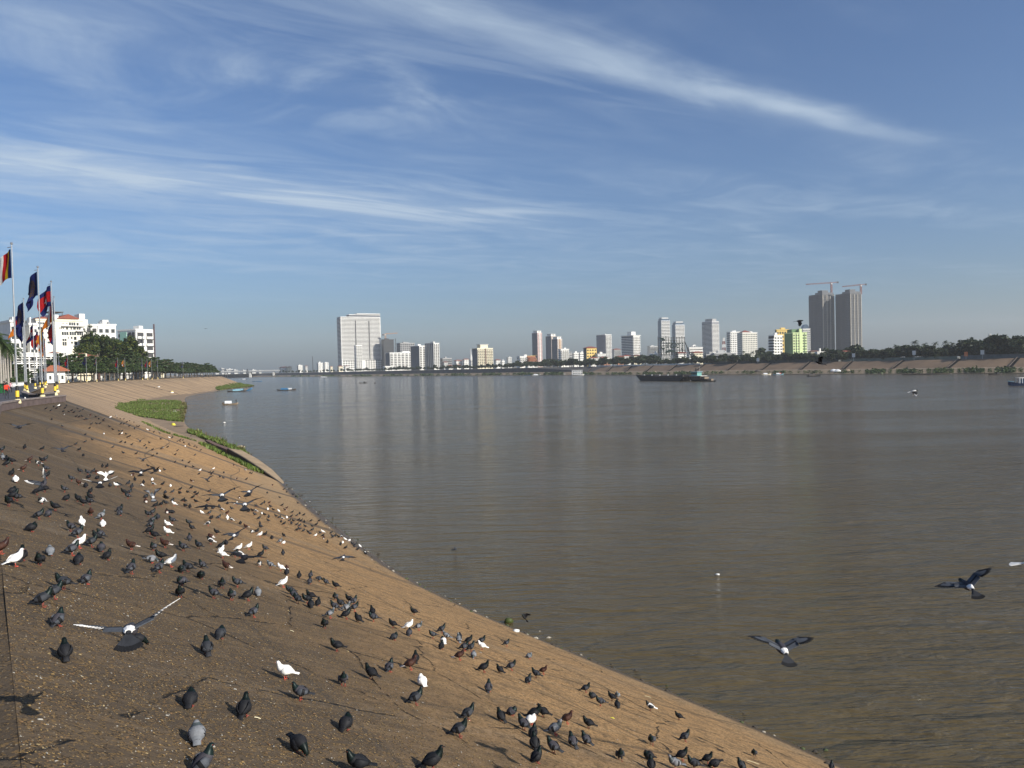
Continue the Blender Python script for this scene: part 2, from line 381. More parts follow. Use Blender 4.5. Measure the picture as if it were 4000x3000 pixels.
rv = MB(); xs = [-4800,-1200,-300,-60,60,300,1200,5000]; ys = [-300,-40,0,40,120,400,1200,3000,5200]
for x in xs:
    for y in ys: rv.v.append((x, y, 0))
for i in range(len(xs)-1):
    for j in range(len(ys)-1):
        a = i*len(ys)+j; rv.f.append((a, a+len(ys), a+len(ys)+1, a+1)); rv.m.append(0)
tag(rv.build('river', water()), kind='structure')
bed = MB(); bed.box(-4800,-300,-3.2,5000,5200,-3.0)
tag(bed.build('river_bed', earth), kind='structure')

# ------------------------------------------------------------------ far bank
FW = [(900,-300),(560,140),(420,325),(305,457),(268,502),(205,612),(143,715),(70,865),(0,1000),(-130,1190),(-276,1383),(-400,1590),(-556,1854),(-680,2040),(-900,2300),(-1500,2700)]
def fn(i):
    a = Vector(FW[max(i-1,0)]); b = Vector(FW[min(i+1,len(FW)-1)]); t = (b-a).normalized(); return Vector((t.y, -t.x))
def fpt(x, d):                     # a point d metres inland of the far waterline, in the direction seen at photo column x
    r = ray(x, 1440); r = Vector((r.x, r.y)).normalized(); best = None
    for i in range(len(FW)-1):
        a = Vector(FW[i])+fn(i)*d; b = Vector(FW[i+1])+fn(i+1)*d; e = b-a
        den = r.x*e.y-r.y*e.x
        if abs(den) < 1e-9: continue
        t = (a.x*e.y-a.y*e.x)/den; q = (a.x*r.y-a.y*r.x)/den
        if -1e-6 <= q <= 1+1e-6 and t > 0 and (best is None or t < best): best = t
    return r*best if best else r*1500
fs = MB(); fl = MB()
prof = lambda i: [(0,-.6),(0.4,.35),(9,1.4),(24,3.2)] + ([(25,3.4),(41,9.0)] if i < 8 else [(25,3.3),(29.5,9.0)])
for i in range(len(FW)-1):
    pr0, pr1 = prof(i), prof(i+1)
    for k in range(5):
        q = []
        for ii, pr in ((i,pr0),(i+1,pr1)):
            for kk in (k, k+1):
                p = Vector(FW[ii])+fn(ii)*pr[kk][0]; q.append((p.x,p.y,pr[kk][1]))
        fs.add(q, [(0,2,3,1)], (1 if k < 3 else (2 if k == 3 else (0 if i < 7 else 3))))
    a, b = Vector(FW[i])+fn(i)*pr0[-1][0], Vector(FW[i+1])+fn(i+1)*pr1[-1][0]
    fl.add([(a.x,a.y,9),(b.x,b.y,9),(b.x+5200,b.y+1800,9),(a.x+5200,a.y+1800,9)], [(0,3,2,1)])
fslab = mat('far_slab', (.165,.110,.066), .9, .3, .06, coord='Object', bump=.2)
tag(fs.build('far_embankment', [fslab, mat('far_mud',(.16,.12,.075),.95,.4,.12), mat('far_kerb',(.26,.22,.17),.9,.2,.3), mat('far_dark_wall',(.065,.06,.055),.9,.3,.2)]), kind='structure')
tag(fl.build('far_ground', mat('far_earth',(.15,.14,.10),.95,.3,.05)), kind='structure')
# ------------------------------------------------------------------ pigeons
PL = {  # plumage: body, wing, bar/primaries, neck, foot, beak, rump+tail
 'k': ((.016,.0165,.019),(.013,.0135,.016),(.007,.007,.008),(.007,.012,.011),(.26,.06,.045),(.03,.03,.03),(.012,.0125,.015)),
 'd': ((.030,.0325,.038),(.040,.043,.050),(.009,.009,.010),(.009,.016,.015),(.24,.065,.05),(.04,.04,.04),(.020,.021,.025)),
 'g': ((.050,.047,.055),(.062,.068,.079),(.010,.0105,.012),(.010,.019,.018),(.34,.07,.05),(.05,.05,.05),(.026,.028,.033)),
 's': ((.17,.178,.19),(.20,.207,.22),(.020,.021,.024),(.055,.068,.072),(.42,.08,.06),(.08,.07,.07),(.14,.15,.165)),
 'w': ((.80,.79,.75),(.82,.81,.77),(.76,.75,.71),(.80,.79,.75),(.52,.10,.07),(.50,.25,.20),(.80,.79,.75)),
 'b': ((.052,.024,.017),(.058,.026,.018),(.026,.013,.010),(.034,.016,.014),(.42,.09,.06),(.10,.06,.05),(.55,.50,.46)),
 'p': ((.60,.59,.57),(.028,.029,.033),(.62,.61,.59),(.016,.022,.022),(.46,.09,.06),(.05,.05,.05),(.64,.63,.61)),
}
def pmats(c):
    nm = {'k':'charcoal','d':'dark_grey','g':'blue_grey','s':'silver','w':'white','b':'rusty','p':'pied'}[c]
    parts = ('body','wing','bar','neck','foot','beak','tail'); out = []
    for i, p in enumerate(parts):
        m = mat(f'{nm}_{p}', PL[c][i], rough=(.4 if p == 'neck' else .62), var=.28, scale=16, spec=.15)
        if p == 'neck' and c in 'kgpd': m.node_tree.nodes['Principled BSDF'].inputs['Metallic'].default_value = .25
        out.append(m)
    return out
def ring(c, d, w_, h_, n=10):
    d = Vector(d).normalized(); x = Vector((0,1,0)); z = d.cross(x).normalized()
    if z.z < 0 and abs(d.z) < .97: z = -z
    return [Vector(c) + x*math.cos(2*PI*k/n)*w_ + z*math.sin(2*PI*k/n)*h_ for k in range(n)]
def spine(mb, pts, mi, n=10):
    rings = []
    for i, (x, z, w_, h_) in enumerate(pts):
        a = pts[max(i-1,0)]; b = pts[min(i+1,len(pts)-1)]
        rings.append(ring((x,0,z), (b[0]-a[0],0,b[1]-a[1]), w_, h_, n))
    mb.loft(rings, mi)
POSE = {  # x, z, half width, half height from tail to bill
 'n': [(-.185,.085,.030,.004),(-.12,.105,.026,.008),(-.085,.118,.034,.026),(-.03,.135,.052,.046),(.025,.152,.055,.052),(.062,.178,.044,.042),(.080,.208,.028,.028),(.087,.232,.024,.024),(.098,.248,.021,.021),(.112,.248,.013,.014)],
 'u': [(-.140,.050,.030,.004),(-.095,.082,.026,.009),(-.068,.108,.036,.030),(-.025,.145,.052,.047),(.012,.180,.053,.050),(.032,.215,.040,.038),(.038,.250,.025,.026),(.042,.272,.022,.022),(.053,.288,.020,.020),(.068,.287,.012,.013)],
 'p': [(-.180,.150,.030,.004),(-.12,.142,.026,.009),(-.085,.138,.036,.028),(-.03,.138,.054,.047),(.028,.128,.054,.050),(.068,.110,.040,.036),(.098,.082,.026,.024),(.112,.060,.022,.022),(.120,.042,.019,.018),(.126,.026,.011,.011)],
 'c': [(-.145,.062,.030,.004),(-.10,.080,.030,.010),(-.075,.096,.044,.034),(-.03,.112,.064,.056),(.020,.126,.066,.062),(.048,.150,.050,.050),(.055,.172,.036,.036),(.058,.188,.026,.024),(.066,.196,.021,.018),(.078,.192,.012,.012)],
}
BEAK = {'n':((.118,.246),(.143,.239)),'u':((.073,.285),(.098,.279)),'p':((.127,.022),(.134,.002)),'c':((.084,.190),(.105,.184))}
def pigeon_mesh(pose, c):
    mb = MB(); zf = {'u':.77,'c':.92}.get(pose, 1); xf = 1.10 if pose == 'u' else .96
    P = [(x*xf, z*zf-(.016 if pose != 'p' else .022)*(1 if 1<=i<=5 else .8), w_*1.14, h_*(1.16 if 2<=i<=6 else 1.05)) for i,(x,z,w_,h_) in enumerate(POSE[pose])]
    if pose == 'p': P = [(x,max(z,h_*.9+.002),w_,h_) for x,z,w_,h_ in P]
    spine(mb, P, [6,6,0,0,0,3,3,0 if c not in 'kgpd' else 3,0 if c not in 'kgpd' else 3])
    (bx, bz), (ex, ez) = BEAK[pose]; dz = P[-1][1]-POSE[pose][-1][1]; bx *= xf; ex *= xf; bz += dz; ez = max(.002, ez+dz); mb.tube([(bx,0,bz),(ex,0,ez)], [.006,.0015], 6, 5)
    hx, hz = P[-2][0], P[-2][1]
    for s in (-1, 1):
        mb.ball((hx+.004, s*.0185, hz+.003), .004, 2 if c == 'w' else 4, 6)
        # folded wing: shoulder, back, primaries over the tail
        sx, sz, rx, rz = P[5][0]-.012, P[5][1]-.022, P[1][0], P[1][1]+.012
        st = []
        for t, hw, out in ((0,.016,.046),(.18,.043,.062),(.42,.046,.066),(.65,.034,.054),(.85,.018,.030),(1.0,.006,.012)):
            px, pz = sx+(rx-sx)*t, sz+(rz-sz)*t+.004
            dx, dz = rx-sx, rz-sz; l = math.hypot(dx, dz); nx, nz = (dz/l, -dx/l) if -dx > 0 else (-dz/l, dx/l)
            st.append([Vector((px+nx*hw*math.sin(a), s*(out+(.010*math.cos(a))-abs(math.sin(a))*.012*(1 if math.sin(a)>0 else .2)), pz+nz*hw*math.sin(a))) for a in [2*PI*k/8 for k in range(8)]])
        mb.loft(st, [1,1,2 if c in 'gsbd' else 1,1,2])
        # leg and toes
        lx = .012 if s > 0 else -.004
        top = P[3][1]-.040 if pose != 'u' else P[3][1]-.044
        mb.tube([(lx-.006, s*.022, top+.012),(lx-.004, s*.022, top-.018)], [.017,.010], 7, 0)
        mb.tube([(lx-.006, s*.022, top-.012),(lx, s*.022, .006)], [.0060,.0046], 6, 4)
        for a in (-.5, 0, .5): mb.tube([(lx, s*.022, .006),(lx+.034*math.cos(a), s*.022+.034*math.sin(a), .003)], [.0044,.002], 5, 4)
        mb.tube([(lx, s*.022, .006),(lx-.018, s*.022, .003)], [.004,.002], 5, 4)
    return mb.mesh('pigeon', pmats(c), True)
PM = {}
def pigeon_data(pose, c):
    if (pose, c) not in PM: PM[pose, c] = pigeon_mesh(pose, c)
    return PM[pose, c]
def flyer_mesh(c, dl, dr, fold=0.0, tail=1.0, tips=None, rump=None, droop=0):
    """a pigeon on the wing: trunk, two bent wings with split primaries, fanned tail"""
    mb = MB()
    spine(mb, [(-.105,0,.012,.008),(-.08,0,.028,.022),(-.03,0,.046,.040),(.03,0,.050,.046),(.075,.006,.036,.034),(.105,.012,.025,.025),(.125,.016,.022,.022),(.140,.016,.014,.014)], [6,0,0,0,3,3,3])
    mb.tube([(.146,0,.015),(.170,0,.010)], [.006,.0015], 6, 5)
    if rump:
        mb.loft([ring((-.095,0,.004),(1,0,0),.022,.017), ring((-.075,0,.005),(1,0,0),.031,.024), ring((-.045,0,.006),(1,0,0),.040,.033)], 7)
    n = 9; th = .004; half = rad(12+26*tail)
    for k in range(n):          # tail feathers
        a0, a1 = -half+2*half*k/n, -half+2*half*(k+1.12)/n; zo = .001*k
        for r0, r1, mi in ((.015,.108,6),(.108,.140,2 if c != 'w' else 6)):
            q = [(-.085-r*math.cos(a)*math.cos(rad(droop)), r*math.sin(a), zo-r*math.cos(a)*math.sin(rad(droop))) for r, a in ((r0,a0),(r1,a0),(r1+.006*math.cos((k-4)/4),(a0+a1)/2),(r1,a1),(r0,a1))]
            mb.add([(x,y,z+th/2) for x,y,z in q]+[(x,y,z-th/2) for x,y,z in q], [(0,1,2,3,4),(9,8,7,6,5),(0,5,6,1),(1,6,7,2),(2,7,8,3),(3,8,9,4),(4,9,5,0)], mi)
    for s, dih in ((1, dl), (-1, dr)):
        def P(sp, ch):          # span 0..1, chord 0 (front)..1 ; arm to .45, hand beyond
            y = .03+.125*min(sp,.45)/.45; lead = .055+.035*min(sp,.45)/.45; z = .020+math.sin(rad(dih))*.125*min(sp,.45)/.45
            y = .03+math.cos(rad(dih))*.125*min(sp,.45)/.45
            if sp > .45:
                h = (sp-.45)/.55; d2 = (dih+5 if tips else dih*.55-8); y += math.cos(rad(d2))*.12*h*(1-.35*fold); lead -= .12*h*(.22+.75*fold); z += math.sin(rad(d2))*.12*h
            cw = .115 if sp < .45 else .115-.03*(sp-.45)/.55
            return Vector((lead-cw*ch, s*y, z+.014*math.sin(PI*min(ch*1.1,1))-.012*ch))
        N = 6
        for i in range(N):      # arm: coverts + secondaries
            a, b = .45*i/N, .45*(i+1)/N
            for c0, c1, mi in ((0,.5,1),(.5,.62,2 if c in 'gs' else 1),(.62,1,1 if c != 'b' else 2)):
                q = [P(a,c0),P(b,c0),P(b,c1),P(a,c1)]; up = Vector((0,0,.004))
                mb.add([p+up for p in q]+[p-up for p in q], [(0,1,2,3),(7,6,5,4),(0,4,5,1),(1,5,6,2),(2,6,7,3),(3,7,4,0)], mi)
        F = 8
        for i in range(F):      # hand: separate primaries, longest towards the tip
            t = i/(F-1); base0 = P(.45+.18*t, .02+.05*(1-t)); base1 = P(.45+.18*t, .55-.35*t)
            ln = .075+.065*t; ang = rad(-78+74*t-42*fold*(.3+t)); d2 = rad(dih+5 if tips else dih*.55-8)
            d = Vector((math.sin(ang), s*math.cos(ang)*math.cos(d2), math.cos(ang)*math.sin(d2))); e = base1+d*ln; sd = Vector((math.cos(ang)*.011, -s*math.sin(ang)*.011, 0))
            mid = base1+d*ln*.6
            mi = 1 if not tips else 1
            up = Vector((0,0,.003)); 
            for A, B, wa, wb, m_ in ((base0, mid, 1.5, 1.35, 1 if t < .99 else 2),(mid, e, 1.35, .55, 7 if tips else 2)):
                q = [A+sd*wa, B+sd*wb, B-sd*wb, A-sd*wa]; uu = up*(1+.4*i)
                mb.add([p+uu for p in q]+[p+uu-up for p in q], [(0,1,2,3),(7,6,5,4),(0,4,5,1),(1,5,6,2),(2,6,7,3),(3,7,4,0)], m_)
        q = [P(.45,0),P(.68,.0),P(.66,.35),P(.45,.75)]; up = Vector((0,0,.006))
        mb.add([p+up for p in q]+[p-up for p in q], [(0,1,2,3),(7,6,5,4),(0,4,5,1),(1,5,6,2),(2,6,7,3),(3,7,4,0)], 1)
    return mb.mesh('pigeon', pmats(c)+[mat('white_feather', (.72,.71,.69), .7, .1, 20)], False)

# where the birds stand: photo positions of the feet, facing in tens of degrees (0 right, 9 away, 18 left, 27 towards the eye), plumage, pose
VIEW = {'A':(0,1500,2.212),'B':(0,1750,3.16),'C':(650,1750,2.765),'D':(0,2150,2.765),'F':(667,2500,3.3213),'G':(1333,2300,2.37),'H':(2000,2600,1.7015),'I':(850,2150,3.687)}
BIRDS = {
'F':"470 190 10ku,1490 515 18wn,1690 785 18gn,255 870 9kc,960 995 8ku,340 1340 8sc,1670 1465 30kp,440 1730 2gu",
'D':"690 425 17kn,590 530 2kn,465 615 1kn,940 370 3gu,1970 380 20gc,1945 510 27ku,635 825 5gu,705 1180 9ku,1480 1045 1kp,2050 1655 8ku,-8 805 0wu,1720 245 4gn",
'H':"490 180 0kn,535 222 20kc,590 270 18gn,665 235 17kn,700 222 26su,700 280 10kc,920 300 18pn,1110 362 17kn,510 420 16kn,490 525 16gu,720 632 27ku,930 530 25gn,1150 507 2kn,910 628 20kc,925 690 9ku,1130 632 1kn,1085 692 20sn,1300 652 2kn,1345 682 20kp,1210 692 18kn,1610 607 27ku,1522 692 15ku,2125 692 9ku",
'G':"290 245 10kn,320 265 0kn,300 307 17gn,675 245 17kn,480 365 17kn,625 382 0wn,715 385 0sn,630 437 9gc,490 477 3kc,850 462 20gn,930 412 3kn,975 472 15sn,945 512 10pc,930 562 8ku,1090 507 10sn,1095 465 9kc,1180 512 0kn,1140 577 0gn,1200 582 3kn,1300 517 0kn,1305 567 17wn,1095 662 1bn,1225 642 26sp,1530 532 1gn,1740 647 1sc,1320 777 2kn,1465 782 15ku,1575 757 1gn,1735 880 4ku,1805 827 17kn,1870 792 1bn,1365 955 9gu,640 752 1bn,690 682 8ku,450 772 6gu,280 842 15kn,750 902 10wc,690 1077 2kn,20 897 27gu,1175 1217 3kn,1095 1377 1kn,1475 1227 14ku,1580 1177 0gc,1690 1312 15gn,1755 1257 1wc,1790 1212 1kn,1870 1192 16kn,2090 1252 1bn,1980 1357 1sn,1965 1527 14gn,2140 1462 13gu,1780 1382 8ku,1790 1482 9ku,1815 1615 3ku,850 1690 0kn,160 1720 18kn,45 1310 6kc",
'I':"520 967 3gn,1050 640 18kn,1100 702 15gn,1155 768 14kn,1290 768 20kn,1345 720 15kn,1345 832 9kc,1395 672 27ku,1450 802 7ku,1620 977 0sn,1690 872 15gn,1775 822 16kn,1850 892 2sn,1960 792 3gn,1970 882 1gn,1850 992 2kn,2020 1037 15ku,1540 1122 26ku,1720 1462 16kn,1695 718 25gu,1895 752 16kn,45 1280 8kc,1330 488 8gu,1460 445 1kp",
'B':"25 50 0kn,35 147 9su,80 232 0kn,150 197 17kn,85 172 9ku,365 177 0bn,520 180 16kn,475 222 20pn,560 162 0kn,285 292 1bn,570 287 16gn,150 342 6ku,195 427 10wc,575 378 1kn,885 412 16gn,970 457 20bu,1060 492 8kc,990 312 17kn,1085 332 16gn,1150 312 3kn,1190 322 16bn,1095 378 2kc,1200 392 2kc,1380 348 0kn,1265 242 9ku,1320 252 5kn,1665 407 9ku,1640 347 3bc,1585 462 5kn,1630 497 8ku,1750 477 15pc,1772 442 9ku,1880 407 9wc,1890 467 16pn,2010 467 3kn,2105 482 9wc,1972 297 9wc,2030 284 17kn,1475 482 17kn,1432 484 20wn,1360 482 9kc,800 547 16gn,455 582 2kn,555 547 16kn,155 565 2kc,110 722 24kn,165 642 1kn,215 657 16kn,520 692 20pc,600 852 5gc,480 882 1kn,685 778 15kn,820 652 2kc,960 662 15ku,1105 632 15ku,1120 562 4ku,1030 712 16kn,1110 702 16kn,1120 832 27bu,1250 887 2sn,1270 977 10wc,1010 962 9wu,880 1032 15gn,1240 1112 16gu,1190 1140 18ku,390 1037 1kc,960 1112 1gn,980 1242 1wn,1130 1227 1kn,890 1332 2gn,1250 1282 9gc,1330 1387 4ku,970 1442 8kc,620 1332 9sc,490 1450 24ku,275 1397 9ku,190 1467 2wn,1485 837 5gu,1830 852 17kn,1880 832 1kn,1945 882 9kc,1885 932 1gn,1860 987 1gn,1850 1067 2kn,1910 1124 15kn,2070 982 14wn,2070 1082 16wn,2130 932 17gn,1890 1267 25gu,2040 1237 15bn,1625 1262 16bn,1870 1422 0sp,1990 1392 20kn,2110 1472 0wn,2010 1542 5gn,1620 1560 5gn,1920 742 2kn,1990 722 3kn,2050 707 16kn,2150 717 16wn,2130 662 2kc,2040 567 9kc,2130 562 2gn,2090 822 17kn,2130 812 20kc,2060 812 9bc,1580 627 16gn,1530 572 15kn,1600 572 3kn,1800 622 2kc,15 1312 0bn,1480 800 5kn",
'C':"145 497 16kc,150 462 2kn,230 487 20kc,270 447 0kn,310 492 2kc,330 517 0kn,465 482 0kn,735 452 9ku,1090 492 9kc,1145 407 2bc,285 552 0kn,320 597 16kn,255 652 9ku,205 637 20kc,180 582 0kn,450 587 2kn,570 647 9ku,505 662 0kc,600 682 16pn,705 672 15gn,660 612 9kc,750 617 0wn,465 722 0gn,485 772 2kc,565 772 1gn,660 772 9wu,655 722 0bn,380 717 20wu,245 837 20kn,275 892 15kn,450 842 0pn,705 797 16pn,800 827 9kc,860 872 16bn,545 937 16kn,970 642 16gn,1030 622 2kn,1060 597 9ku,1110 607 2bn,1125 647 16kn,1095 672 9wc,1155 682 16kn,1210 692 15wu,890 702 2kn,930 692 16kn,965 697 16pn,1030 717 9pc,1000 777 2kn,955 737 16gn,1105 757 9ku,1060 737 16kn,1360 707 2kn,1440 717 9kc,1280 682 16bn,1300 662 2bn,1250 632 2kn,1225 547 20kn,1270 457 0kn,1300 482 9kc,1370 512 0kn,1400 532 16kc,1420 607 16gn,1410 742 0gn,1485 737 1kn,1240 807 9kc,1270 837 1kn,1185 752 16kn,1220 767 2kn,1250 777 16pn,1300 762 9wc,1350 752 0kn,1330 797 0gn,1370 802 15kn,1430 792 0kn,1490 807 9ku,1455 802 0kn,1410 842 1kn,1350 832 9kn,1440 852 2gn,1500 862 15kn,1560 802 0kn,1575 862 20kn,1620 842 1kn,1650 802 2kn,1410 902 1kn,1440 892 16gn,1480 912 2kn,1530 922 15kn,1550 942 16gn,1575 902 0kn,1610 962 1wn,1660 932 15gn,1690 922 16wn,1700 982 9bu,1690 962 2kn,1740 1032 9ku,1780 932 0kn,1790 962 15gn,1800 977 2kn,1830 962 9kn,1860 977 16kn,1890 972 2pn,1930 1002 16wn,1975 1012 1wc,1905 1032 9wc,1880 1052 9ku,2010 1052 15kn,2040 1062 1kn,2030 1082 16gn,2090 1077 14wn,2065 1112 1kn,2145 1142 9pu,2150 1160 15kn,1935 1097 0kn,1265 962 15ku,1140 987 9kc,1020 862 16kc,1010 832 9ku,1100 802 15kn,925 922 20pc,975 922 1kn,1010 962 0wn,1065 957 2kn,1225 1032 1sn,1265 1042 1wc,1070 1117 15gn,1260 1157 9ku,890 1097 0wn,780 1122 0wn,610 1192 16wn,595 1142 1wu,590 1092 1kn,645 1047 9kc,480 1042 16pn,480 982 15bc,485 1072 16kn,250 1002 9gu,350 1092 15kn,185 1117 15gn,740 1182 0kn,795 1182 15pn,1020 1187 2kn,1005 1282 26pu,1125 1302 16sn,1240 1332 15wn,1300 1327 9bc,1300 1372 9kc,650 1322 15bn,385 1302 15gu,235 1342 16kn,165 1352 27kc,375 1417 26kc,1435 1407 9ku,1550 1472 9ku,1560 1402 8gu,1650 1442 16kn,1720 1477 15gu,1830 1522 15kn,1260 1507 0wn,600 1515 27ku,770 1507 17gn,515 1627 16gn,705 1642 26gu,880 1652 1kn,990 1600 9sc,150 1617 26ku,165 1492 9gc",
'A':"545 140 16kc,438 174 16kn,398 222 2kn,465 202 9kc,490 217 0kn,508 197 2wn,520 202 0kn,575 194 9ku,440 239 0kn,548 244 2kc,552 272 27pc,562 217 2kn,595 250 16kn,620 238 0kn,640 254 2kn,672 219 16kn,690 245 2kn,718 230 0kn,780 277 2bn,828 292 15kn,855 307 9kc,900 314 0gn,893 327 16kn,660 289 0kn,685 292 2kn,710 289 16kn,735 314 0kn,750 312 16kn,955 295 2wn,1003 282 16pn,1012 300 9kn,1040 307 16kn,1070 310 2kn,1095 337 0kn,1120 322 9kc,1158 335 9kc,790 354 0kn,835 352 16kn,865 349 0kn,775 387 2kc,540 374 16gn,448 312 9kc,1045 354 2kn,1070 354 0kn,1118 372 0kn,1163 392 9ku,1185 374 16kn,1200 375 0kn,947 377 16kn,975 402 15kn,1275 404 16wn,1292 407 16kn,1330 422 2ku,1355 389 9kc,1375 417 0pn,1380 432 16kn,1440 400 2pn,1030 417 16kn,1055 415 0kn,1035 442 0kn,1052 437 2wn,1090 442 15kn,1105 467 2kn,1120 460 0kn,898 437 9pc,738 444 2kc,735 512 1kn,797 492 15kn,655 532 0kn,685 582 2kn,720 627 9kc,215 562 8ku,365 577 0kn,1045 512 2kn,1083 512 9kc,1140 532 0kn,1250 542 0kn,1265 559 9kc,1290 517 16kn,1318 577 2kn,1358 609 9kc,1390 485 16kn,1395 567 0kn,1410 562 2pn,1450 554 0kn,1463 472 16wn,1487 474 0kn,1490 459 16kn,1535 502 0gn,1555 502 16kn,1560 487 2kn,1580 492 0kn,1590 517 16kn,1600 544 9wc,1630 527 0kn,1640 537 16kn,1680 547 2kn,1700 555 16kn,1735 579 0kn,1650 452 2kn,1515 619 0kn,1535 582 0gn,1685 622 3gn,1318 632 0kn,1178 612 2kn,1065 607 16kn,975 557 3gn,1515 682 2ku,1578 667 9kc,1635 687 0kn,1605 722 9kc,1670 724 16kn,1720 787 2kn,1728 757 0wn,1845 742 1wn,1812 774 0kn,1840 772 2kn,1935 772 9kc,1900 812 15kn,1930 822 15gn,2045 824 2bc,2130 832 2kn,2018 707 2bc,2118 752 16pn,2160 777 0kn,2175 782 2kn,955 660 9wc,925 730 3kn,1280 720 16kn,2070 990 9bc,1260 1030 9bc,1655 850 16bn,1825 790 9kn,1560 915 0kn,1600 1020 20kc,1690 960 0kn",
}
FW_ = {'k':'charcoal','d':'sooty','g':'grey','s':'silver','w':'white','b':'rusty','p':'pied'}
birds = []
for vk in 'FDHGIBCA':
    ox, oy, sc = VIEW[vk]
    for e in BIRDS[vk].split(','):
        x, y, code = e.split(); x = ox+float(x)/sc; y = oy+float(y)/sc
        p, nrm, dist = hit(x, min(y, 3140))
        if p is None or p.z < .02: continue
        size = .27*FPX/dist
        if any(abs(q['x']-x) < .32*size and abs(q['y']-y) < .30*size for q in birds): continue
        birds.append(dict(x=x, y=y, p=p, d=dist, sz=size, h=float(code[:-2])*10, c=code[-2], o=code[-1]))
for i, b in enumerate(birds):
    if b['c'] == 'k' and (i*7919) % 10 < 4: b['c'] = 'd'
birds.sort(key=lambda b: b['d'])
NI = 296 - 24
near, rest = birds[:NI], birds[NI:]
def bird_matrix(b, rr):
    r = ray(b['x'], 1440); face = math.atan2(r.y, r.x)-PI/2      # photo directions turned into the ground plane
    rz = rad(b['h'])+face+rr.uniform(-.22,.22); k = rr.uniform(.84,.97)
    return Matrix.Translation(b['p']) @ Matrix.Rotation(rz, 4, 'Z') @ Matrix.Scale(k, 4)
rr = random.Random(11)
def facing(h):
    h %= 360
    return ('facing right' if h < 40 or h > 320 else 'seen from behind' if h < 130 else 'facing left' if h < 235 else 'facing viewer')
POSW = {'n':'standing','u':'upright','p':'pecking','c':'hunched'}
def zone(b):
    x, y = b['x'], b['y']; lo = pix_edge(y)
    a = 'near foreground' if y > 2560 else 'middle foreground' if y > 2330 else 'at mid slope' if y > 2130 else 'in dense flock' if y > 1880 else 'on far slope'
    f = x/max(lo, 1)
    c = 'by the water' if f > .88 else 'lower down' if f > .58 else 'halfway down' if f > .30 else 'high up'
    return a+' '+c
EDGE = [(3309,3000),(2712,2712),(2079,2499),(1681,2296),(1464,2170),(1302,2061),(1103,1880),(949,1763),(723,1672)]
def pix_edge(y):
    for (x1,y1),(x0,y0) in zip(EDGE, EDGE[1:]):
        if y >= y0: return x0+(x1-x0)*(y-y0)/(y1-y0)
    return 723
ORD = ['leftmost','second from left','third from left','fourth from left','fifth from left','sixth from left','seventh from left','eighth from left','ninth from left','tenth from left','eleventh from left','twelfth from left']
fam = {}
for b in near:
    b['lab'] = f"{FW_[b['c']]} pigeon {POSW[b['o']]}, {facing(b['h'])}, {zone(b)}"
    fam.setdefault(b['lab'], []).append(b)
def place_word(b, L_):
    xs = sorted(L_, key=lambda q: q['x'])
    if len(L_) == 2:
        o = xs[0] if xs[1] is b else xs[1]
        if abs(b['x']-o['x']) > abs(b['y']-o['y']): return 'left of two' if b['x'] < o['x'] else 'right of two'
        return 'nearer of two' if b['y'] > o['y'] else 'farther of two'
    i = xs.index(b)
    return 'rightmost' if i == len(L_)-1 else ORD[min(i,11)]
for lab, L_ in fam.items():
    for b in L_:
        o = tag(link('pigeon', pigeon_data(b['o'], b['c'])), lab+(', '+place_word(b, L_) if len(L_) > 1 else ''), 'pigeon', 'pigeons feeding on the embankment')
        o.matrix_world = bird_matrix(b, rr)
far_flock = MB(); fmats = sum((pmats(c) for c in 'kgswbpd'), [])
for b in rest:
    me = pigeon_data(b['o'], b['c']); Mx = bird_matrix(b, rr); base = 'kgswbpd'.index(b['c'])*7
    o0 = len(far_flock.v)
    far_flock.v += [tuple(Mx @ v.co) for v in me.vertices]
    for pl in me.polygons: far_flock.f.append(tuple(i+o0 for i in pl.vertices)); far_flock.m.append(base+pl.material_index)
if rest:
    o = far_flock.build('distant_pigeons', fmats, smooth=True); tag(o, 'small dark and white pigeons scattered over the far part of the brown slope', 'pigeons', kind='stuff')

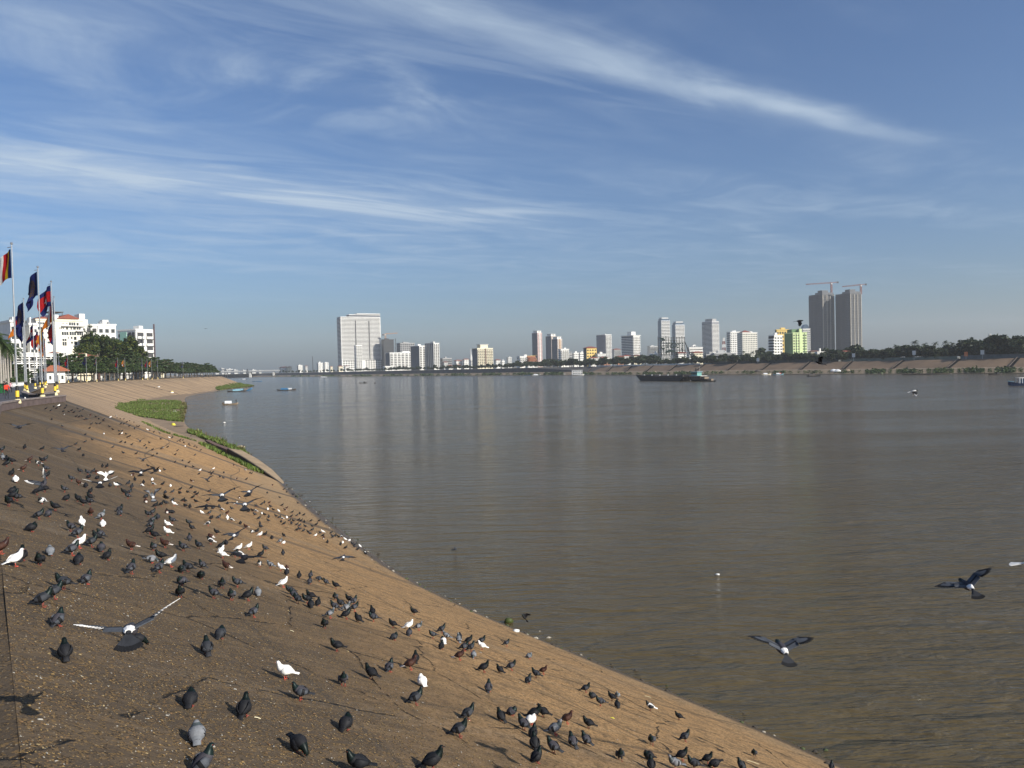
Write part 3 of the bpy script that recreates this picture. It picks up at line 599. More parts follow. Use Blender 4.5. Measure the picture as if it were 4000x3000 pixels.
# birds on the wing: centre pixel, wing span in pixels, heading (0 right, 90 away), climb, bank, plumage, left/right wing lift, fold, tail, white tips/rump, words
FLY = [
 (508,2462,412,84,-10,-5,'g',10,16,0,1,1,1,'large grey pigeon taking off with white wing tips and rump in the left foreground'),
 (3055,2535,242,112,8,4,'g',22,22,0,.85,0,1,'slate grey pigeon with white rump flying low over the brown water, nearest the slope'),
 (3778,2288,196,122,8,-10,'g',6,30,0,.8,0,1,'slate grey pigeon banking over the river near the right edge'),
 (4042,2205,200,0,0,0,'w',30,30,.3,.6,0,0,'white pigeon cut off by the right edge above the water'),
 (3570,1528,60,15,6,0,'p',-62,-62,.3,.3,0,0,'black and white pied bird flapping low in front of the blue boat'),
 (3122,1254,62,5,0,0,'k',-70,-70,.2,.3,0,0,'black bird with lowered wings in the sky left of the twin towers'),
 (3203,1418,70,190,14,0,'k',64,64,.2,.4,0,0,'black bird with raised wings in front of the houses below the twin towers'),
 (804,1284,17,90,0,0,'k',8,8,0,.5,0,0,'tiny bird high in the sky right of the riverside trees'),
 (2048,2412,66,190,50,20,'k',60,50,.8,.9,0,0,'dark pigeon hovering with folded wings just above the water edge'),
 (1777,2145,38,10,0,0,'g',10,4,.1,.3,0,0,'small grey bird gliding low over the open water'),
 (1464,1498,22,0,0,10,'k',20,20,.2,.3,0,0,'tiny bird skimming the water before the white slab tower'),
 (75,1668,94,80,-4,0,'g',24,16,.1,.8,0,0,'grey pigeon gliding over the top of the slope below the parapet'),
 (243,1756,70,100,10,0,'g',14,22,.1,.8,0,0,'grey pigeon landing with spread wings beside standing birds on the upper slope'),
 (560,1795,52,80,8,0,'g',20,24,.1,.8,0,0,'grey pigeon landing halfway down the far slope'),
 (551,1845,86,85,14,-6,'k',12,8,.1,.9,0,1,'dark pigeon with grey rump braking over the dense flock, wings level'),
 (608,1840,60,40,12,0,'k',48,52,.2,.8,0,0,'dark pigeon with raised wings beside a dark braking one over the flock'),
 (808,1874,56,110,10,0,'g',34,38,.2,.7,0,0,'slate grey pigeon lifting off with raised wings on the ochre part of the slope'),
 (548,1722,36,80,10,0,'g',44,44,.2,.6,0,0,'small grey pigeon lifting off on the far slope'),
 (170,1890,112,70,24,-16,'g',22,66,.1,.9,1,0,'grey pigeon with one white wing stretched upward, left part of the flock'),
 (413,1856,62,90,46,0,'w',46,46,.2,.9,0,0,'white pigeon fluttering with cupped wings in the flock'),
 (391,1888,110,88,-4,0,'k',12,12,0,1,1,1,'dark pigeon with white wing tips landing below the white fluttering one'),
 (596,1938,86,100,30,0,'s',60,70,.2,1,0,1,'silver grey pigeon braking with ruffled raised wings'),
 (650,1944,64,160,10,10,'k',30,10,.3,.6,0,0,'dark pigeon landing right of the silver grey braking one'),
 (866,1936,141,92,-4,-8,'g',14,18,0,1,0,1,'slate grey pigeon with pale rump, left one of three gliding in formation'),
 (975,1922,114,70,-4,-12,'g',12,22,0,1,0,1,'slate grey pigeon, upper right one of three gliding in formation'),
 (956,1972,140,88,-4,-4,'g',16,18,0,1,0,1,'slate grey pigeon with white rump and fanned tail, lower one of three in formation'),
 (806,1978,86,85,8,0,'k',-12,-14,.1,.8,0,0,'dark pigeon with drooping wings below the gliding trio'),
 (920,2090,120,60,8,-16,'g',16,20,.1,.6,0,1,'grey pigeon banking with one dark wing tip over the ochre slope'),
 (955,2178,152,75,-8,10,'k',10,6,0,.9,0,0,'large dark pigeon gliding low over white birds on the slope'),
 (1342,2176,96,80,4,-4,'g',-14,-18,.1,.6,0,1,'grey pigeon with drooping wings gliding alone down the bare slope'),
 (813,1880,54,100,8,4,'g',36,38,.2,.7,0,0,''),
 (1145,1931,24,60,0,0,'k',40,40,.2,.6,0,0,'small dark pigeon taking off at the water edge, upper one of two'),
 (1174,1938,26,60,0,0,'k',40,40,.2,.6,0,0,'small dark pigeon taking off at the water edge, left of a grey one'),
 (1210,1959,34,90,0,0,'g',18,10,.1,.6,0,1,'grey pigeon flying just over the water beside the crowded bank'),
 (1276,2046,30,60,10,0,'g',50,50,.3,.6,0,0,'grey pigeon with raised wings above the crowd at the water edge'),
]
DROOP = {0:52, 1:30, 2:26, 23:40, 24:36, 25:42, 28:30, 20:40}
for i, (x, y, spn, hd, cl, bk, c, dl, dr, fo, tl, tp, rp, lab) in enumerate(FLY):
    if not lab: continue
    D = .66*FPX/spn if i else 5.75; r = ray(x, y).normalized(); g = hit(x, y)
    lim = (g[2]-.12) if g[0] is not None else 1e9
    if g[0] is None and r.z < 0: lim = EYE.z/-r.z-.3
    k = 1.0 if i else .98
    if D > lim: k = max(.75, lim/D); D = min(D, lim)
    o = link('pigeon' if i not in (5,6,7,10,4) else 'bird', flyer_mesh(c, dl, dr, fo, tl, tp, rp, DROOP.get(i, 12)))
    face = math.atan2(r.y, r.x)-PI/2
    o.matrix_world = Matrix.Translation(EYE+r*D) @ Matrix.Rotation(rad(hd)+face, 4, 'Z') @ Matrix.Rotation(rad(-cl), 4, 'Y') @ Matrix.Rotation(rad(bk), 4, 'X') @ Matrix.Scale(k, 4)
    tag(o, lab, 'pigeon' if o.name.startswith('pigeon') else 'bird', 'birds on the wing')

# spilled grain, feathers and droppings underfoot
cr_ = MB(); rg = random.Random(5)
cols = 4
for i in range(9000):
    t = rg.random()**1.25; s_ = rg.uniform(3, 46); q = rg.uniform(.1, 1)
    d0 = 6+22*(i/7500)**1.6
    x, y = rg.uniform(0, 2600), 0
    y = rg.uniform(2250, 3000) if i < 5200 else rg.uniform(2000, 2400)
    p, n_, dd = hit(x, y)
    if p is None or p.z < .25: continue
    k = rg.uniform(.0018,.0046)*(1 if rg.random() < .96 else 1.8)*(1+.05*dd); a = rg.uniform(0, PI); n_ = n_ if n_.z > 0 else -n_
    t1 = Vector((math.cos(a), math.sin(a), 0)); t1 = (t1-n_*t1.dot(n_)).normalized(); t2 = n_.cross(t1)
    c0 = p+n_*.004; l1, l2 = t1*k*rg.uniform(1,1.9), t2*k*.8; hh = n_*k*.6
    cr_.add([c0-l1-l2,c0+l1-l2,c0+l1+l2,c0-l1+l2,c0-l1*.6-l2*.6+hh,c0+l1*.6-l2*.6+hh,c0+l1*.6+l2*.6+hh,c0-l1*.6+l2*.6+hh],
            [(4,5,6,7),(0,1,5,4),(1,2,6,5),(2,3,7,6),(3,0,4,7)], rg.choice((0,0,0,3,1,3,3,2,0)))
o = cr_.build('spilled_grain', [mat('grain_gold',(.23,.15,.055),.8,.3,20), mat('grain_husk',(.30,.225,.11),.8,.3,20), mat('dropping',(.34,.32,.28),.9,.2,20), mat('grain_brown',(.15,.085,.035),.8,.3,20)])
tag(o, 'spilled yellow grain, husks and droppings strewn over the near slope', 'bird feed', kind='stuff')
for x, y, lg, c, nm, lab in [(30,2832,.10,(.55,.02,.015),'wrapper','crumpled red wrapper with a white knot lying at the left edge of the slope'),(40,2755,.13,(.10,.35,.06),'drinking_straw','green plastic straw lying at the left edge of the slope'),
      (8,2910,.07,(.55,.50,.04),'leaf','yellow green leaf scrap beside a pebble in the lower left corner'),(2392,2806,.10,(.50,.44,.05),'leaf','yellow fallen leaf on the tan slope near the water'),(2530,2722,.26,(.55,.48,.30),'stick','pale straw lying on the tan slope near the water'),
      (1005,2807,.06,(.62,.55,.36),'stick','short pale stick lying on the near slope between dark pigeons'),(1140,2466,.06,(.62,.55,.36),'stick','short pale stick on the mid foreground slope'),(2940,2978,.30,(.55,.48,.30),'stick','pale straw by the dark pigeons near the lower edge')]:
    p, n_, dd = hit(x, y)
    if p is None: continue
    m_ = MB(); a = rg.uniform(-.5,.5)
    if nm in ('stick','drinking_straw'): m_.tube([(-lg/2,0,.006),(0,.004,.009),(lg/2,0,.006)], .005, 7)
    elif nm == 'leaf': m_.loft([[( -lg/2,0,.004),(-lg/2,.002,.004),(-lg/2,.001,.006)],[(-lg*.2,-lg*.22,.006),(-lg*.2,lg*.22,.01),(-lg*.2,0,.018)],[(lg*.2,-lg*.2,.006),(lg*.2,lg*.2,.01),(lg*.2,0,.022)],[(lg/2,0,.008),(lg/2,.002,.008),(lg/2,.001,.010)]])
    else:
        m_.loft([[(x_*lg*k*rg.uniform(.7,1.2), y_*lg*k*rg.uniform(.7,1.2), z*lg) for x_, y_ in [(math.cos(t*PI/4), math.sin(t*PI/4)) for t in range(8)]] for k, z in ((.3,.02),(.5,.15),(.42,.4),(.15,.55),(.22,.75))])
    o = m_.build(nm, mat(nm+'_'+str(int(c[0]*99))+str(int(c[1]*99)), c, .6, .2, 30)); z = Vector((0,0,1)); n_ = n_ if n_.z > 0 else -n_
    o.matrix_world = Matrix.Translation(p) @ z.rotation_difference(n_).to_matrix().to_4x4() @ Matrix.Rotation(a+.3, 4, 'Z')
    tag(o, lab, {'wrapper':'litter','drinking_straw':'straw','leaf':'leaf','stick':'stick'}[nm])
# ------------------------------------------------------------------ shared builders
def ordlabels(items, key=lambda q: q[1]):
    """items: (object, x, label): same words get 'leftmost', 'second from left' ..."""
    f = {}
    for it in items: f.setdefault(it[2], []).append(it)
    for lab, L_ in f.items():
        L_.sort(key=key)
        for i, it in enumerate(L_):
            it[0]['label'] = lab if len(L_) == 1 else lab+', '+('left of two' if len(L_) == 2 and i == 0 else 'right of two' if len(L_) == 2 else 'rightmost' if i == len(L_)-1 else ORD[min(i,11)])
GLASS = mat('window_glass', (.030,.036,.042), .12, .3, .7, spec=.6)
VOID = mat('balcony_shade', (.050,.050,.052), .8, .4, 2)
WHITE = mat('white_render', (.74,.73,.69), .85, .10, .25)
CREAM = mat('cream_render', (.72,.66,.50), .85, .12, .25)
GREYW = mat('grey_concrete', (.34,.34,.335), .9, .18, .25)
PALE = mat('pale_concrete', (.52,.52,.50), .9, .14, .25)
REDT = mat('red_tiles', (.22,.062,.040), .8, .3, 2.5)
BRNT = mat('brown_tiles', (.12,.060,.042), .8, .3, 2.5)
DGREY = mat('dark_grey_metal', (.075,.078,.082), .6, .25, 1)
STEEL = mat('steel', (.50,.50,.50), .35, .1, 3, metal=.85)
_BC = {}
def bxm(key, dims, m, nm):
    k = (key, tuple(round(d, 2) for d in dims), m.name)
    if k not in _BC:
        b = MB(); b.box(*dims); _BC[k] = b.mesh(nm, m)
    return _BC[k]
def many(nm, items, par):
    """items: (mesh, location); at most 100 separate parts, the remainder as one"""
    for me, loc in items[:100]:
        o = link(nm, me, par); o.location = loc
    if len(items) > 100:
        b = MB(); mm = []
        for me, loc in items[100:]:
            m = me.materials[0]
            if m not in mm: mm.append(m)
            b.add([Vector(v.co)+Vector(loc) for v in me.vertices], [tuple(p.vertices) for p in me.polygons], mm.index(m))
        o = b.build(nm, mm, par); o['kind'] = 'stuff'
def isect(p, d, q, e):
    den = d.x*e.y-d.y*e.x; return ((q.x-p.x)*e.y-(q.y-p.y)*e.x)/den
def facade(par, st, ax, W, z0, z1, fl, n, trim, m0=.10):
    """one face of a building. ax 'x': the front (y=0, looking -y); ax 'y': the left flank (x=0, looking -x)"""
    def bx(key, u0, u1, zA, zB, o0, o1, m, nm):      # o0..o1: distance out of the wall
        return bxm(key+ax, (u0,-o1,zA,u1,-o0,zB) if ax == 'x' else (-o1,u0,zA,-o0,u1,zB), m, nm)
    def loc(u, z): return (u,0,z) if ax == 'x' else (0,u,z)
    fh = (z1-z0)/fl; cw = W/n
    if st == 'win':
        many('window', [(bx('w', -cw*.30, cw*.30, -fh*.24, fh*.24, -.2, .06, GLASS, 'window'), loc(cw*(i+.5), z0+fh*(j+.52))) for j in range(fl) for i in range(n)], par)
    if st == 'pair':       # windows with sills
        many('window', [(bx('w', -cw*.24, cw*.24, -fh*.26, fh*.26, -.2, .06, GLASS, 'window'), loc(cw*(i+.5), z0+fh*(j+.55))) for j in range(fl) for i in range(n)], par)
        many('ledge', [(bx('l', 0, W, -.18, .18, 0, .35, trim, 'ledge'), loc(0, z0+fh*j)) for j in range(1, fl)], par)
    if st == 'band':
        many('window_row', [(bx('r', W*.02, W*.98, -fh*.20, fh*.20, -.2, .05, VOID, 'window_row'), loc(0, z0+fh*(j+.66))) for j in range(fl)], par)
        many('balcony', [(bx('b', 0, W, -fh*.20, fh*.20, 0, 1.0, trim, 'balcony'), loc(0, z0+fh*(j+.16))) for j in range(fl)], par)
    if st == 'dband':
        many('window_row', [(bx('r', W*.01, W*.99, -fh*.33, fh*.33, -.2, .06, GLASS, 'window_row'), loc(0, z0+fh*(j+.5))) for j in range(fl)], par)
    if st == 'balc':       # separate balconies in columns
        many('window', [(bx('w', -cw*.34, cw*.34, -fh*.36, fh*.36, -.2, .06, VOID, 'window'), loc(cw*(i+.5), z0+fh*(j+.55))) for j in range(fl) for i in range(n)], par)
        many('balcony', [(bx('b', -cw*.42, cw*.42, -fh*.17, fh*.17, 0, 1.3, trim, 'balcony'), loc(cw*(i+.5), z0+fh*(j+.18))) for j in range(fl) for i in range(n)], par)
    if st == 'fin':        # dark wall with pale upright ribs
        many('window_row', [(bx('r', 0, W, -fh*.30, fh*.30, -.2, .05, GLASS, 'window_row'), loc(0, z0+fh*(j+.5))) for j in range(fl)], par)
        many('rib', [(bx('f', -cw*.11, cw*.11, z0, z1, 0, .9, trim, 'rib'), loc(cw*i, 0)) for i in range(n+1)], par)
    if st == 'frame':      # bare concrete frame
        many('opening', [(bx('w', -cw*.36, cw*.36, -fh*.33, fh*.33, -.2, .05, VOID, 'opening'), loc(cw*(i+.5), z0+fh*(j+.55))) for j in range(fl) for i in range(n)], par)
        many('floor_slab', [(bx('l', 0, W, -.2, .2, 0, .7, trim, 'floor_slab'), loc(0, z0+fh*j)) for j in range(1, fl+1)], par)
def hip(par, x0, y0, x1, y1, z, h, m, nm='roof', over=.8, gable=False):
    x0 -= over; y0 -= over; x1 += over; y1 += over; b = MB(); i = min(x1-x0, y1-y0)/2
    if x1-x0 >= y1-y0: r0, r1 = (x0+(0 if gable else i), (y0+y1)/2), (x1-(0 if gable else i), (y0+y1)/2)
    else: r0, r1 = ((x0+x1)/2, y0+(0 if gable else i)), ((x0+x1)/2, y1-(0 if gable else i))
    vs = [(x0,y0,z),(x1,y0,z),(x1,y1,z),(x0,y1,z),(*r0,z+h),(*r1,z+h),(x0,y0,z-.3),(x1,y0,z-.3),(x1,y1,z-.3),(x0,y1,z-.3)]
    fs = [(0,1,5,4),(1,2,5),(2,3,4,5),(3,0,4)] if x1-x0 >= y1-y0 else [(0,1,4),(1,2,5,4),(2,3,5),(3,0,4,5)]
    b.add(vs, fs+[(9,8,7,6),(0,6,7,1),(1,7,8,2),(2,8,9,3),(3,9,6,0)]); return b.build(nm, m, par)
def building(name, label, xl, xc, xr, yt, Y, phi=30, wall=WHITE, fl=6, n=(5,3), st=('win','win'), trim=None, roof='flat', rm=REDT, huts=1, b=None, z0=3.5, cat='building', base=9.0, lwall=None, top=1.0, tank=0, rh=None, over=.8):
    r = ray(xc, 1440); th = math.atan2(r.x, r.y); er = Vector((math.cos(th), -math.sin(th))); ef = Vector((math.sin(th), math.cos(th)))
    f = rad(phi); X = er*math.cos(f)+ef*math.sin(f); Yd = -er*math.sin(f)+ef*math.cos(f)
    P = Vector((r.x, r.y))*(Y/r.y)
    a = isect(P, X, Vector((0,0)), Vector(ray(xr,1440)[:2]))
    if b is None: b = isect(P, Yd, Vector((0,0)), Vector(ray(xl,1440)[:2])) if xl < xc-1 else a*.7
    H = atd(xc, yt, Y).z-base
    e = empty(name, (P.x, P.y, base), math.atan2(X.y, X.x)); tag(e, label, cat)
    mb = MB(); mb.box(0,0,0,a,b,H); mb.build('wall', wall, e)
    if lwall: q = MB(); q.box(-.12,.05,.05,-.003,b-.05,H-.05); q.build('flank_wall', lwall, e)  # flank sheet, mostly darkened to put the unlit side into the colour
    trim = trim or wall; zt = H-top
    if st[0]: facade(e, st[0], 'x', a, min(z0,H*.3), zt, fl, n[0], trim)
    if st[1] and xl < xc-1: facade(e, st[1], 'y', b, min(z0,H*.3), zt, fl, n[1], trim)
    if roof == 'flat':
        q = MB(); t = .35
        for bb in ((-t,-t,H,a+t,t,H+1),(-t,b-t,H,a+t,b+t,H+1),(-t,t,H,t,b-t,H+1),(a-t,t,H,a+t,b-t,H+1)): q.box(*bb)
        q.build('parapet', trim, e)
        rg_ = random.Random(name+str(xc))
        for k in range(huts):
            q = MB(); cx, cy = a*rg_.uniform(.2,.6), b*rg_.uniform(.25,.5); q.box(cx,cy,H-.1,cx+a*rg_.uniform(.15,.35),cy+b*.3,H+rg_.uniform(2.5,4)); q.build('roof_hut', trim, e)
        for k in range(tank):
            q = MB(); cx, cy = a*rg_.uniform(.1,.9), b*rg_.uniform(.1,.5); q.tube([(cx,cy,H),(cx,cy,H+2.6)], 1.0, 10); q.build('water_tank', STEEL, e)
    elif roof in ('hip','gable'): hip(e, 0, 0, a, b, H+.3, rh or min(a,b)*.20, rm, gable=roof == 'gable', over=over)
    e['dims'] = (a, b, H); return e
def crown_mesh(seed, rx, rz, cz, n, size, kind='round', mats=None):
    """foliage as many small leaf sprays spread through lobes or flat tiers"""
    g = random.Random(seed); b = MB(); cl = []
    if kind == 'tier':
        for k in range(5):
            zz = cz-rz+2*rz*(k+.4)/5; rr_ = rx*(1.0-.17*k)*g.uniform(.85,1.1)
            for j in range(9-k): a = 2*PI*(j+g.random())/(9-k); d = rr_*g.uniform(.35,.9); cl.append((d*math.cos(a), d*math.sin(a), zz+g.uniform(-.3,.3), rr_*.38, .34))
    else:
        for k in range(15):
            a = g.uniform(0,2*PI); e = g.uniform(-.75,1); q = math.sqrt(1-min(e*e,.98)); d = g.uniform(.35,.78)
            cl.append((rx*d*q*math.cos(a), rx*d*q*math.sin(a), cz+rz*e*d, rx*g.uniform(.28,.44), .8))
    for i in range(n):
        x, y, z, r, fl_ = g.choice(cl)
        d = Vector((g.gauss(0,1), g.gauss(0,1), g.gauss(0,1))).normalized()*(g.random()**.4)
        c = Vector((x+d.x*r, y+d.y*r, z+d.z*r*fl_)); s = size*g.uniform(.6,1.4)
        u = Vector((g.gauss(0,1), g.gauss(0,1), g.gauss(0,.5))).normalized(); w_ = u.cross(Vector((g.gauss(0,1), g.gauss(0,1), g.gauss(0,1)))).normalized()
        m = g.choice((0,0,1,2)); q = [c-u*s, c+w_*s*.55-u*s*.1, c+u*s, c-w_*s*.55+u*s*.1]
        b.add(q, [(0,1,2,3)], m)
    return b.mesh('crown', mats or LEAFS)
def trunk_mesh(seed, h, r, spread, m, top=.8):
    g = random.Random(seed); b = MB(); hb = h*g.uniform(.30,.42)
    b.tube([(0,0,-.3),(g.uniform(-.1,.1),0,hb*.5),(g.uniform(-.2,.2),g.uniform(-.2,.2),hb),(0,0,h*top)], [r*1.25,r,r*.8,r*.25], 7)
    for k in range(6):
        a = g.uniform(0,2*PI); z = hb*g.uniform(.85,1.4); d = spread*g.uniform(.5,.85)
        b.tube([(0,0,z),(d*.5*math.cos(a),d*.5*math.sin(a),z+(h-z)*.35),(d*math.cos(a),d*math.sin(a),z+(h-z)*.6)], [r*.5,r*.32,r*.1], 5)
    return b.mesh('trunk', m)
LEAFS = [leaf('leaf_dark',(.026,.048,.014)), leaf('leaf_mid',(.042,.072,.020)), leaf('leaf_light',(.070,.098,.028))]
LEAFB = [leaf('broad_dark',(.022,.040,.010)), leaf('broad_mid',(.050,.075,.014)), leaf('broad_light',(.10,.115,.020))]
LEAFF = [leaf('far_leaf_dark',(.020,.036,.016)), leaf('far_leaf_mid',(.034,.054,.022)), leaf('far_leaf_light',(.056,.074,.030))]
BARK = mat('bark', (.17,.135,.10), .9, .35, 3); PALMBARK = mat('palm_bark', (.33,.30,.26), .9, .25, 4)
def tree(name, seed, h, rx, n, size, kind, mats, r=.18):
    e = empty(name, (0,0,0)); rz = h*(.30 if kind == 'tier' else .46 if kind == 'low' else .34); cz = h*(.66 if kind == 'tier' else .52 if kind == 'low' else .64)
    link('trunk', trunk_mesh(seed, h, r, rx, BARK), e); link('crown', crown_mesh(seed, rx, rz, cz, n, size, kind, mats), e); return e
def palm(name, seed, h, m=None, fr=22, L_=2.6):
    g = random.Random(seed); e = empty(name, (0,0,0)); b = MB(); b.tube([(0,0,-.2),(.05,0,h*.3),(0,.05,h*.7),(0,0,h)], [.30,.24,.20,.15], 8); b.build('trunk', PALMBARK, e)
    b = MB()
    for k in range(fr):
        a = 2*PI*k/fr*2.4; el = g.uniform(-.5,1.2); L2 = L_*g.uniform(.8,1.1); pts = []
        for t in (0,.25,.5,.75,1): pts.append(Vector((math.cos(a)*L2*t*math.cos(el*.6), math.sin(a)*L2*t*math.cos(el*.6), h+L2*(t*math.sin(el)-.75*t*t))))
        for p, q in zip(pts, pts[1:]):
            for s in (-1, 1):
                for j in range(4):
                    c = p+(q-p)*(j/4); sd = Vector((-math.sin(a),math.cos(a),0))*s; d = (q-p).normalized(); ll = L2*.26*(1-.5*abs((c-pts[0]).length/L2-.4))
                    b.add([c, c+d*.16, c+sd*ll+d*.3-Vector((0,0,ll*.5)), ], [(0,1,2)], k % 3)
    b.build('crown', m or LEAFS, e); return e

# ------------------------------------------------------------------ riverside wall and flag row
def wall_run(name, label, pts, z0, z1, th, m, cap):
    e = empty(name, (*pts[0][:2], z0)); tag(e, label, 'wall'); o = Vector((*pts[0][:2], z0)); w_ = MB(); c = MB()
    L1, L2, K1, K2 = [], [], [], []
    for i, p in enumerate(pts):
        a = Vector(pts[max(i-1,0)]); b_ = Vector(pts[min(i+1,len(pts)-1)]); t = (b_-a).normalized(); n = Vector((-t.y,t.x)); p = Vector(p)-Vector((o.x,o.y))
        L1.append(p+n*th/2); L2.append(p-n*th/2); K1.append(p+n*(th/2+.06)); K2.append(p-n*(th/2+.06))
    w_.loft([[(A.x,A.y,0),(B_.x,B_.y,0),(B_.x,B_.y,z1-z0-.12),(A.x,A.y,z1-z0-.12)] for A, B_ in zip(L1, L2)])
    c.loft([[(A.x,A.y,z1-z0-.12),(B_.x,B_.y,z1-z0-.12),(B_.x,B_.y,z1-z0),(A.x,A.y,z1-z0)] for A, B_ in zip(K1, K2)])
    w_.build('wall_face', m, e); c.build('coping', cap, e); return e
STONE = mat('brown_stone', (.110,.080,.074), .85, .3, 1.5, bump=.3); STONE2 = mat('stone_coping', (.20,.165,.150), .85, .2, 1.2)
wall_run('parapet', 'low brown stone parapet with paler coping ending in a point above the pigeons', [(-24,35),(-27.5,40),(-33,48.8),(-37.2,55.5),(-40.2,62.5),(-42.2,69),(-43.6,74.6)], 8.45, 9.30, .42, STONE, STONE2)
pp = [at(x, y, 9.0) for x, y in ((92,1541),(99,1549),(122,1555),(158,1555),(207,1548))]
wall_run('planter_wall', 'low dark curved wall behind the parapet at the foot of the flagpoles', [(p.x,p.y) for p in pp], 8.9, 9.45, .4, mat('dark_stone',(.045,.04,.04),.85,.3,1.5), STONE2)  # near-black stone carries the wall's shadow side in its colour
FLAGM = [mat('flag_blue',(.010,.022,.16),.75,.15,1.5), mat('flag_red',(.55,.012,.018),.75,.15,1.5), mat('flag_white',(.78,.77,.74),.75,.08,1.5), mat('flag_yellow',(.92,.66,.02),.75,.1,1.5), mat('flag_orange',(.75,.26,.012),.75,.1,1.5), mat('flag_emblem',(.13,.075,.035),.75,.4,14)]
for m_ in FLAGM:
    nt = m_.node_tree; L = nt.links.new; b_ = nt.nodes['Principled BSDF']; sr = b_.inputs['Base Color'].links[0].from_socket; tr = nd(nt, 'ShaderNodeBsdfTranslucent'); mx = nd(nt, 'ShaderNodeMixShader'); mx.inputs[0].default_value = .6; L(sr, tr.inputs[0]); L(b_.outputs[0], mx.inputs[1]); L(tr.outputs[0], mx.inputs[2]); L(mx.outputs[0], nt.nodes['Material Output'].inputs[0])
TOWERS = lambda u, v: (.40 < u < .60 and v < .30) or any(abs(u-c) < .035*(1-(v-.28)/h_)+.004 and .28 <= v < .28+h_ for c, h_ in ((.50,.42),(.435,.30),(.565,.30))) or (.34 < u < .66 and .24 < v < .31)
def flag_mesh(kind, seed, L_=3.2, H_=2.3):
    g = random.Random(seed); nu, nv = 30, 22; b = MB(); ph = g.uniform(0,6); fold = g.uniform(.42,.62); dr = g.uniform(.45,.8)
    P = {}
    for i in range(nu+1):
        for j in range(nv+1):
            u, v = i/nu, j/nv
            x = L_*u*fold; wv = math.sin(u*7.5+ph+v*1.6)*.30*u+math.sin(u*13+ph*2-v*2.2)*.12*u
            z = H_*(v-1)-dr*L_*u*u*(.75+.25*v)+.10*math.sin(u*5+ph)*u
            P[i,j] = (x+.18*math.sin(v*4+ph)*u, wv+.25*u*math.sin(v*3.1+ph), z)
    for i in range(nu):
        for j in range(nv):
            u, v = (i+.5)/nu, (j+.5)/nv
            if kind == 'national':
                mi = 1 if .25 <= v < .75 else 0
                if TOWERS(u, (v-.25)/.5*.9): mi = 2 if .25 <= v < .75 else mi
            elif kind == 'buddhist':
                k = int(u*6); mi = (0,3,1,2,4,0)[k]
                if k == 5: mi = (4,2,1,3,0)[min(4,int(v*5))]
            else:
                mi = 0; du, dv = (u-.5)/.22, (v-.5)/.36
                if du*du+dv*dv < 1 and (math.sin(u*60)+math.sin(v*52+u*20) > -.5): mi = 5
            for s in (1, -1):
                q = [P[i,j],P[i+1,j],P[i+1,j+1],P[i,j+1]]; q = [(x,y+.006*s,z) for x,y,z in q]
                b.add(q if s < 0 else q[::-1], [(0,1,2,3)], mi)
    return b.mesh('flag', FLAGM, True)
FMESH = {k: [flag_mesh(k, s*7+len(k)) for s in range(3)] for k in ('national','buddhist','royal')}
BLK = mat('black_paint',(.012,.012,.013),.5,.2,3); YEL = mat('yellow_paint',(.72,.50,.045),.6,.15,3)
def make_pole(h):
    e = empty('flagpole', (0,0,0)); b = MB(); b.tube([(0,0,1.5),(0,0,h*.6),(0,0,h)], [.075,.062,.045], 10); b.build('pole', STEEL, e)
    b = MB(); b.tube([(0,0,0),(0,0,.10),(0,0,.34),(0,0,.36)], [.27,.27,.20,.12], 12); b.build('footing', mat('cream_paint',(.70,.60,.34),.7,.2,4), e)
    b = MB(); b.tube([(0,0,.34),(0,0,1.42)], [.115,.105], 12, 0); b.build('sleeve', BLK, e)
    b = MB(); b.tube([(0,0,.52),(0,0,1.02)], [.14,.14], 12); b.build('yellow_band', YEL, e)
    b = MB(); b.ball((0,0,h+.06), .11, 0, 8); b.build('finial', STEEL, e)
    b = MB(); b.tube([(0,0,h-.22),(-.36,.05,h-.26)], .03, 6); b.build('bracket', STEEL, e)
    return e
HP = 12.75; pole0 = make_pole(HP); pl_items = []; fl_items = []
KW = {'national':'blue red and blue national flag with white temple','buddhist':'yellow red white and orange striped flag','royal':'dark blue flag with brown emblem'}
def flagpole(p, kind, words, fw, k=1.0, yaw=2.2, first=[True], sd=0, z=ZP):
    o = pole0 if first[0] else copy_tree(pole0); first[0] = False
    o.location = (p[0], p[1], z); o.scale = (1,1,k); x = pix((p[0],p[1],z+6))[0]
    tag(o, None, 'flagpole', 'flagpoles along the promenade'); pl_items.append((o, x, words))
    f = link('flag', FMESH[kind][sd % 3]); f.location = (p[0]-.10, p[1], z+HP*k-.40); f.rotation_euler = (0,0,yaw)
    tag(f, None, 'flag', 'flags along the promenade'); fl_items.append((f, x, KW[kind]+fw))
for x, y, kd, wd, fw, yw, s_ in ((67,1577,'buddhist','tall steel flagpole with black and yellow foot, nearest to the parapet',' cut by the left edge',2.75,0),(166,1557,'royal','tall steel flagpole carrying the large dark blue flag',' hanging large above the parapet',2.75,1),(216,1545,'national','steel flagpole at the pointed end of the parapet',' right of the near flags',2.8,2)):
    p = at(x, y, 9.0); flagpole((p.x-.45,p.y+.75), kd, wd, fw, 1.0, yw, sd=s_)
row = [(-61,103,'buddhist',2.2),(-66,104.5,'royal',2.4),(-71.5,113,'national',2.2),(-78,123,'buddhist',2.5),(-76,128,'national',2.0),(-84,133,'royal',2.3),(-90,145,'national',2.1),(-96,158,'buddhist',2.3),(-105,171,'national',2.4),(-113,185,'royal',2.2),(-121,199,'buddhist',2.0),(-129,213,'national',2.3),(-137,226,'royal',2.1)]
for i, (x, y, kd, yw) in enumerate(row): flagpole((x,y), kd, 'steel flagpole with black and yellow foot in the receding row', ' in receding row', 1.0, yw+.25, sd=i); fl_items[-1][0].scale = (1.25,1.1,1.2)
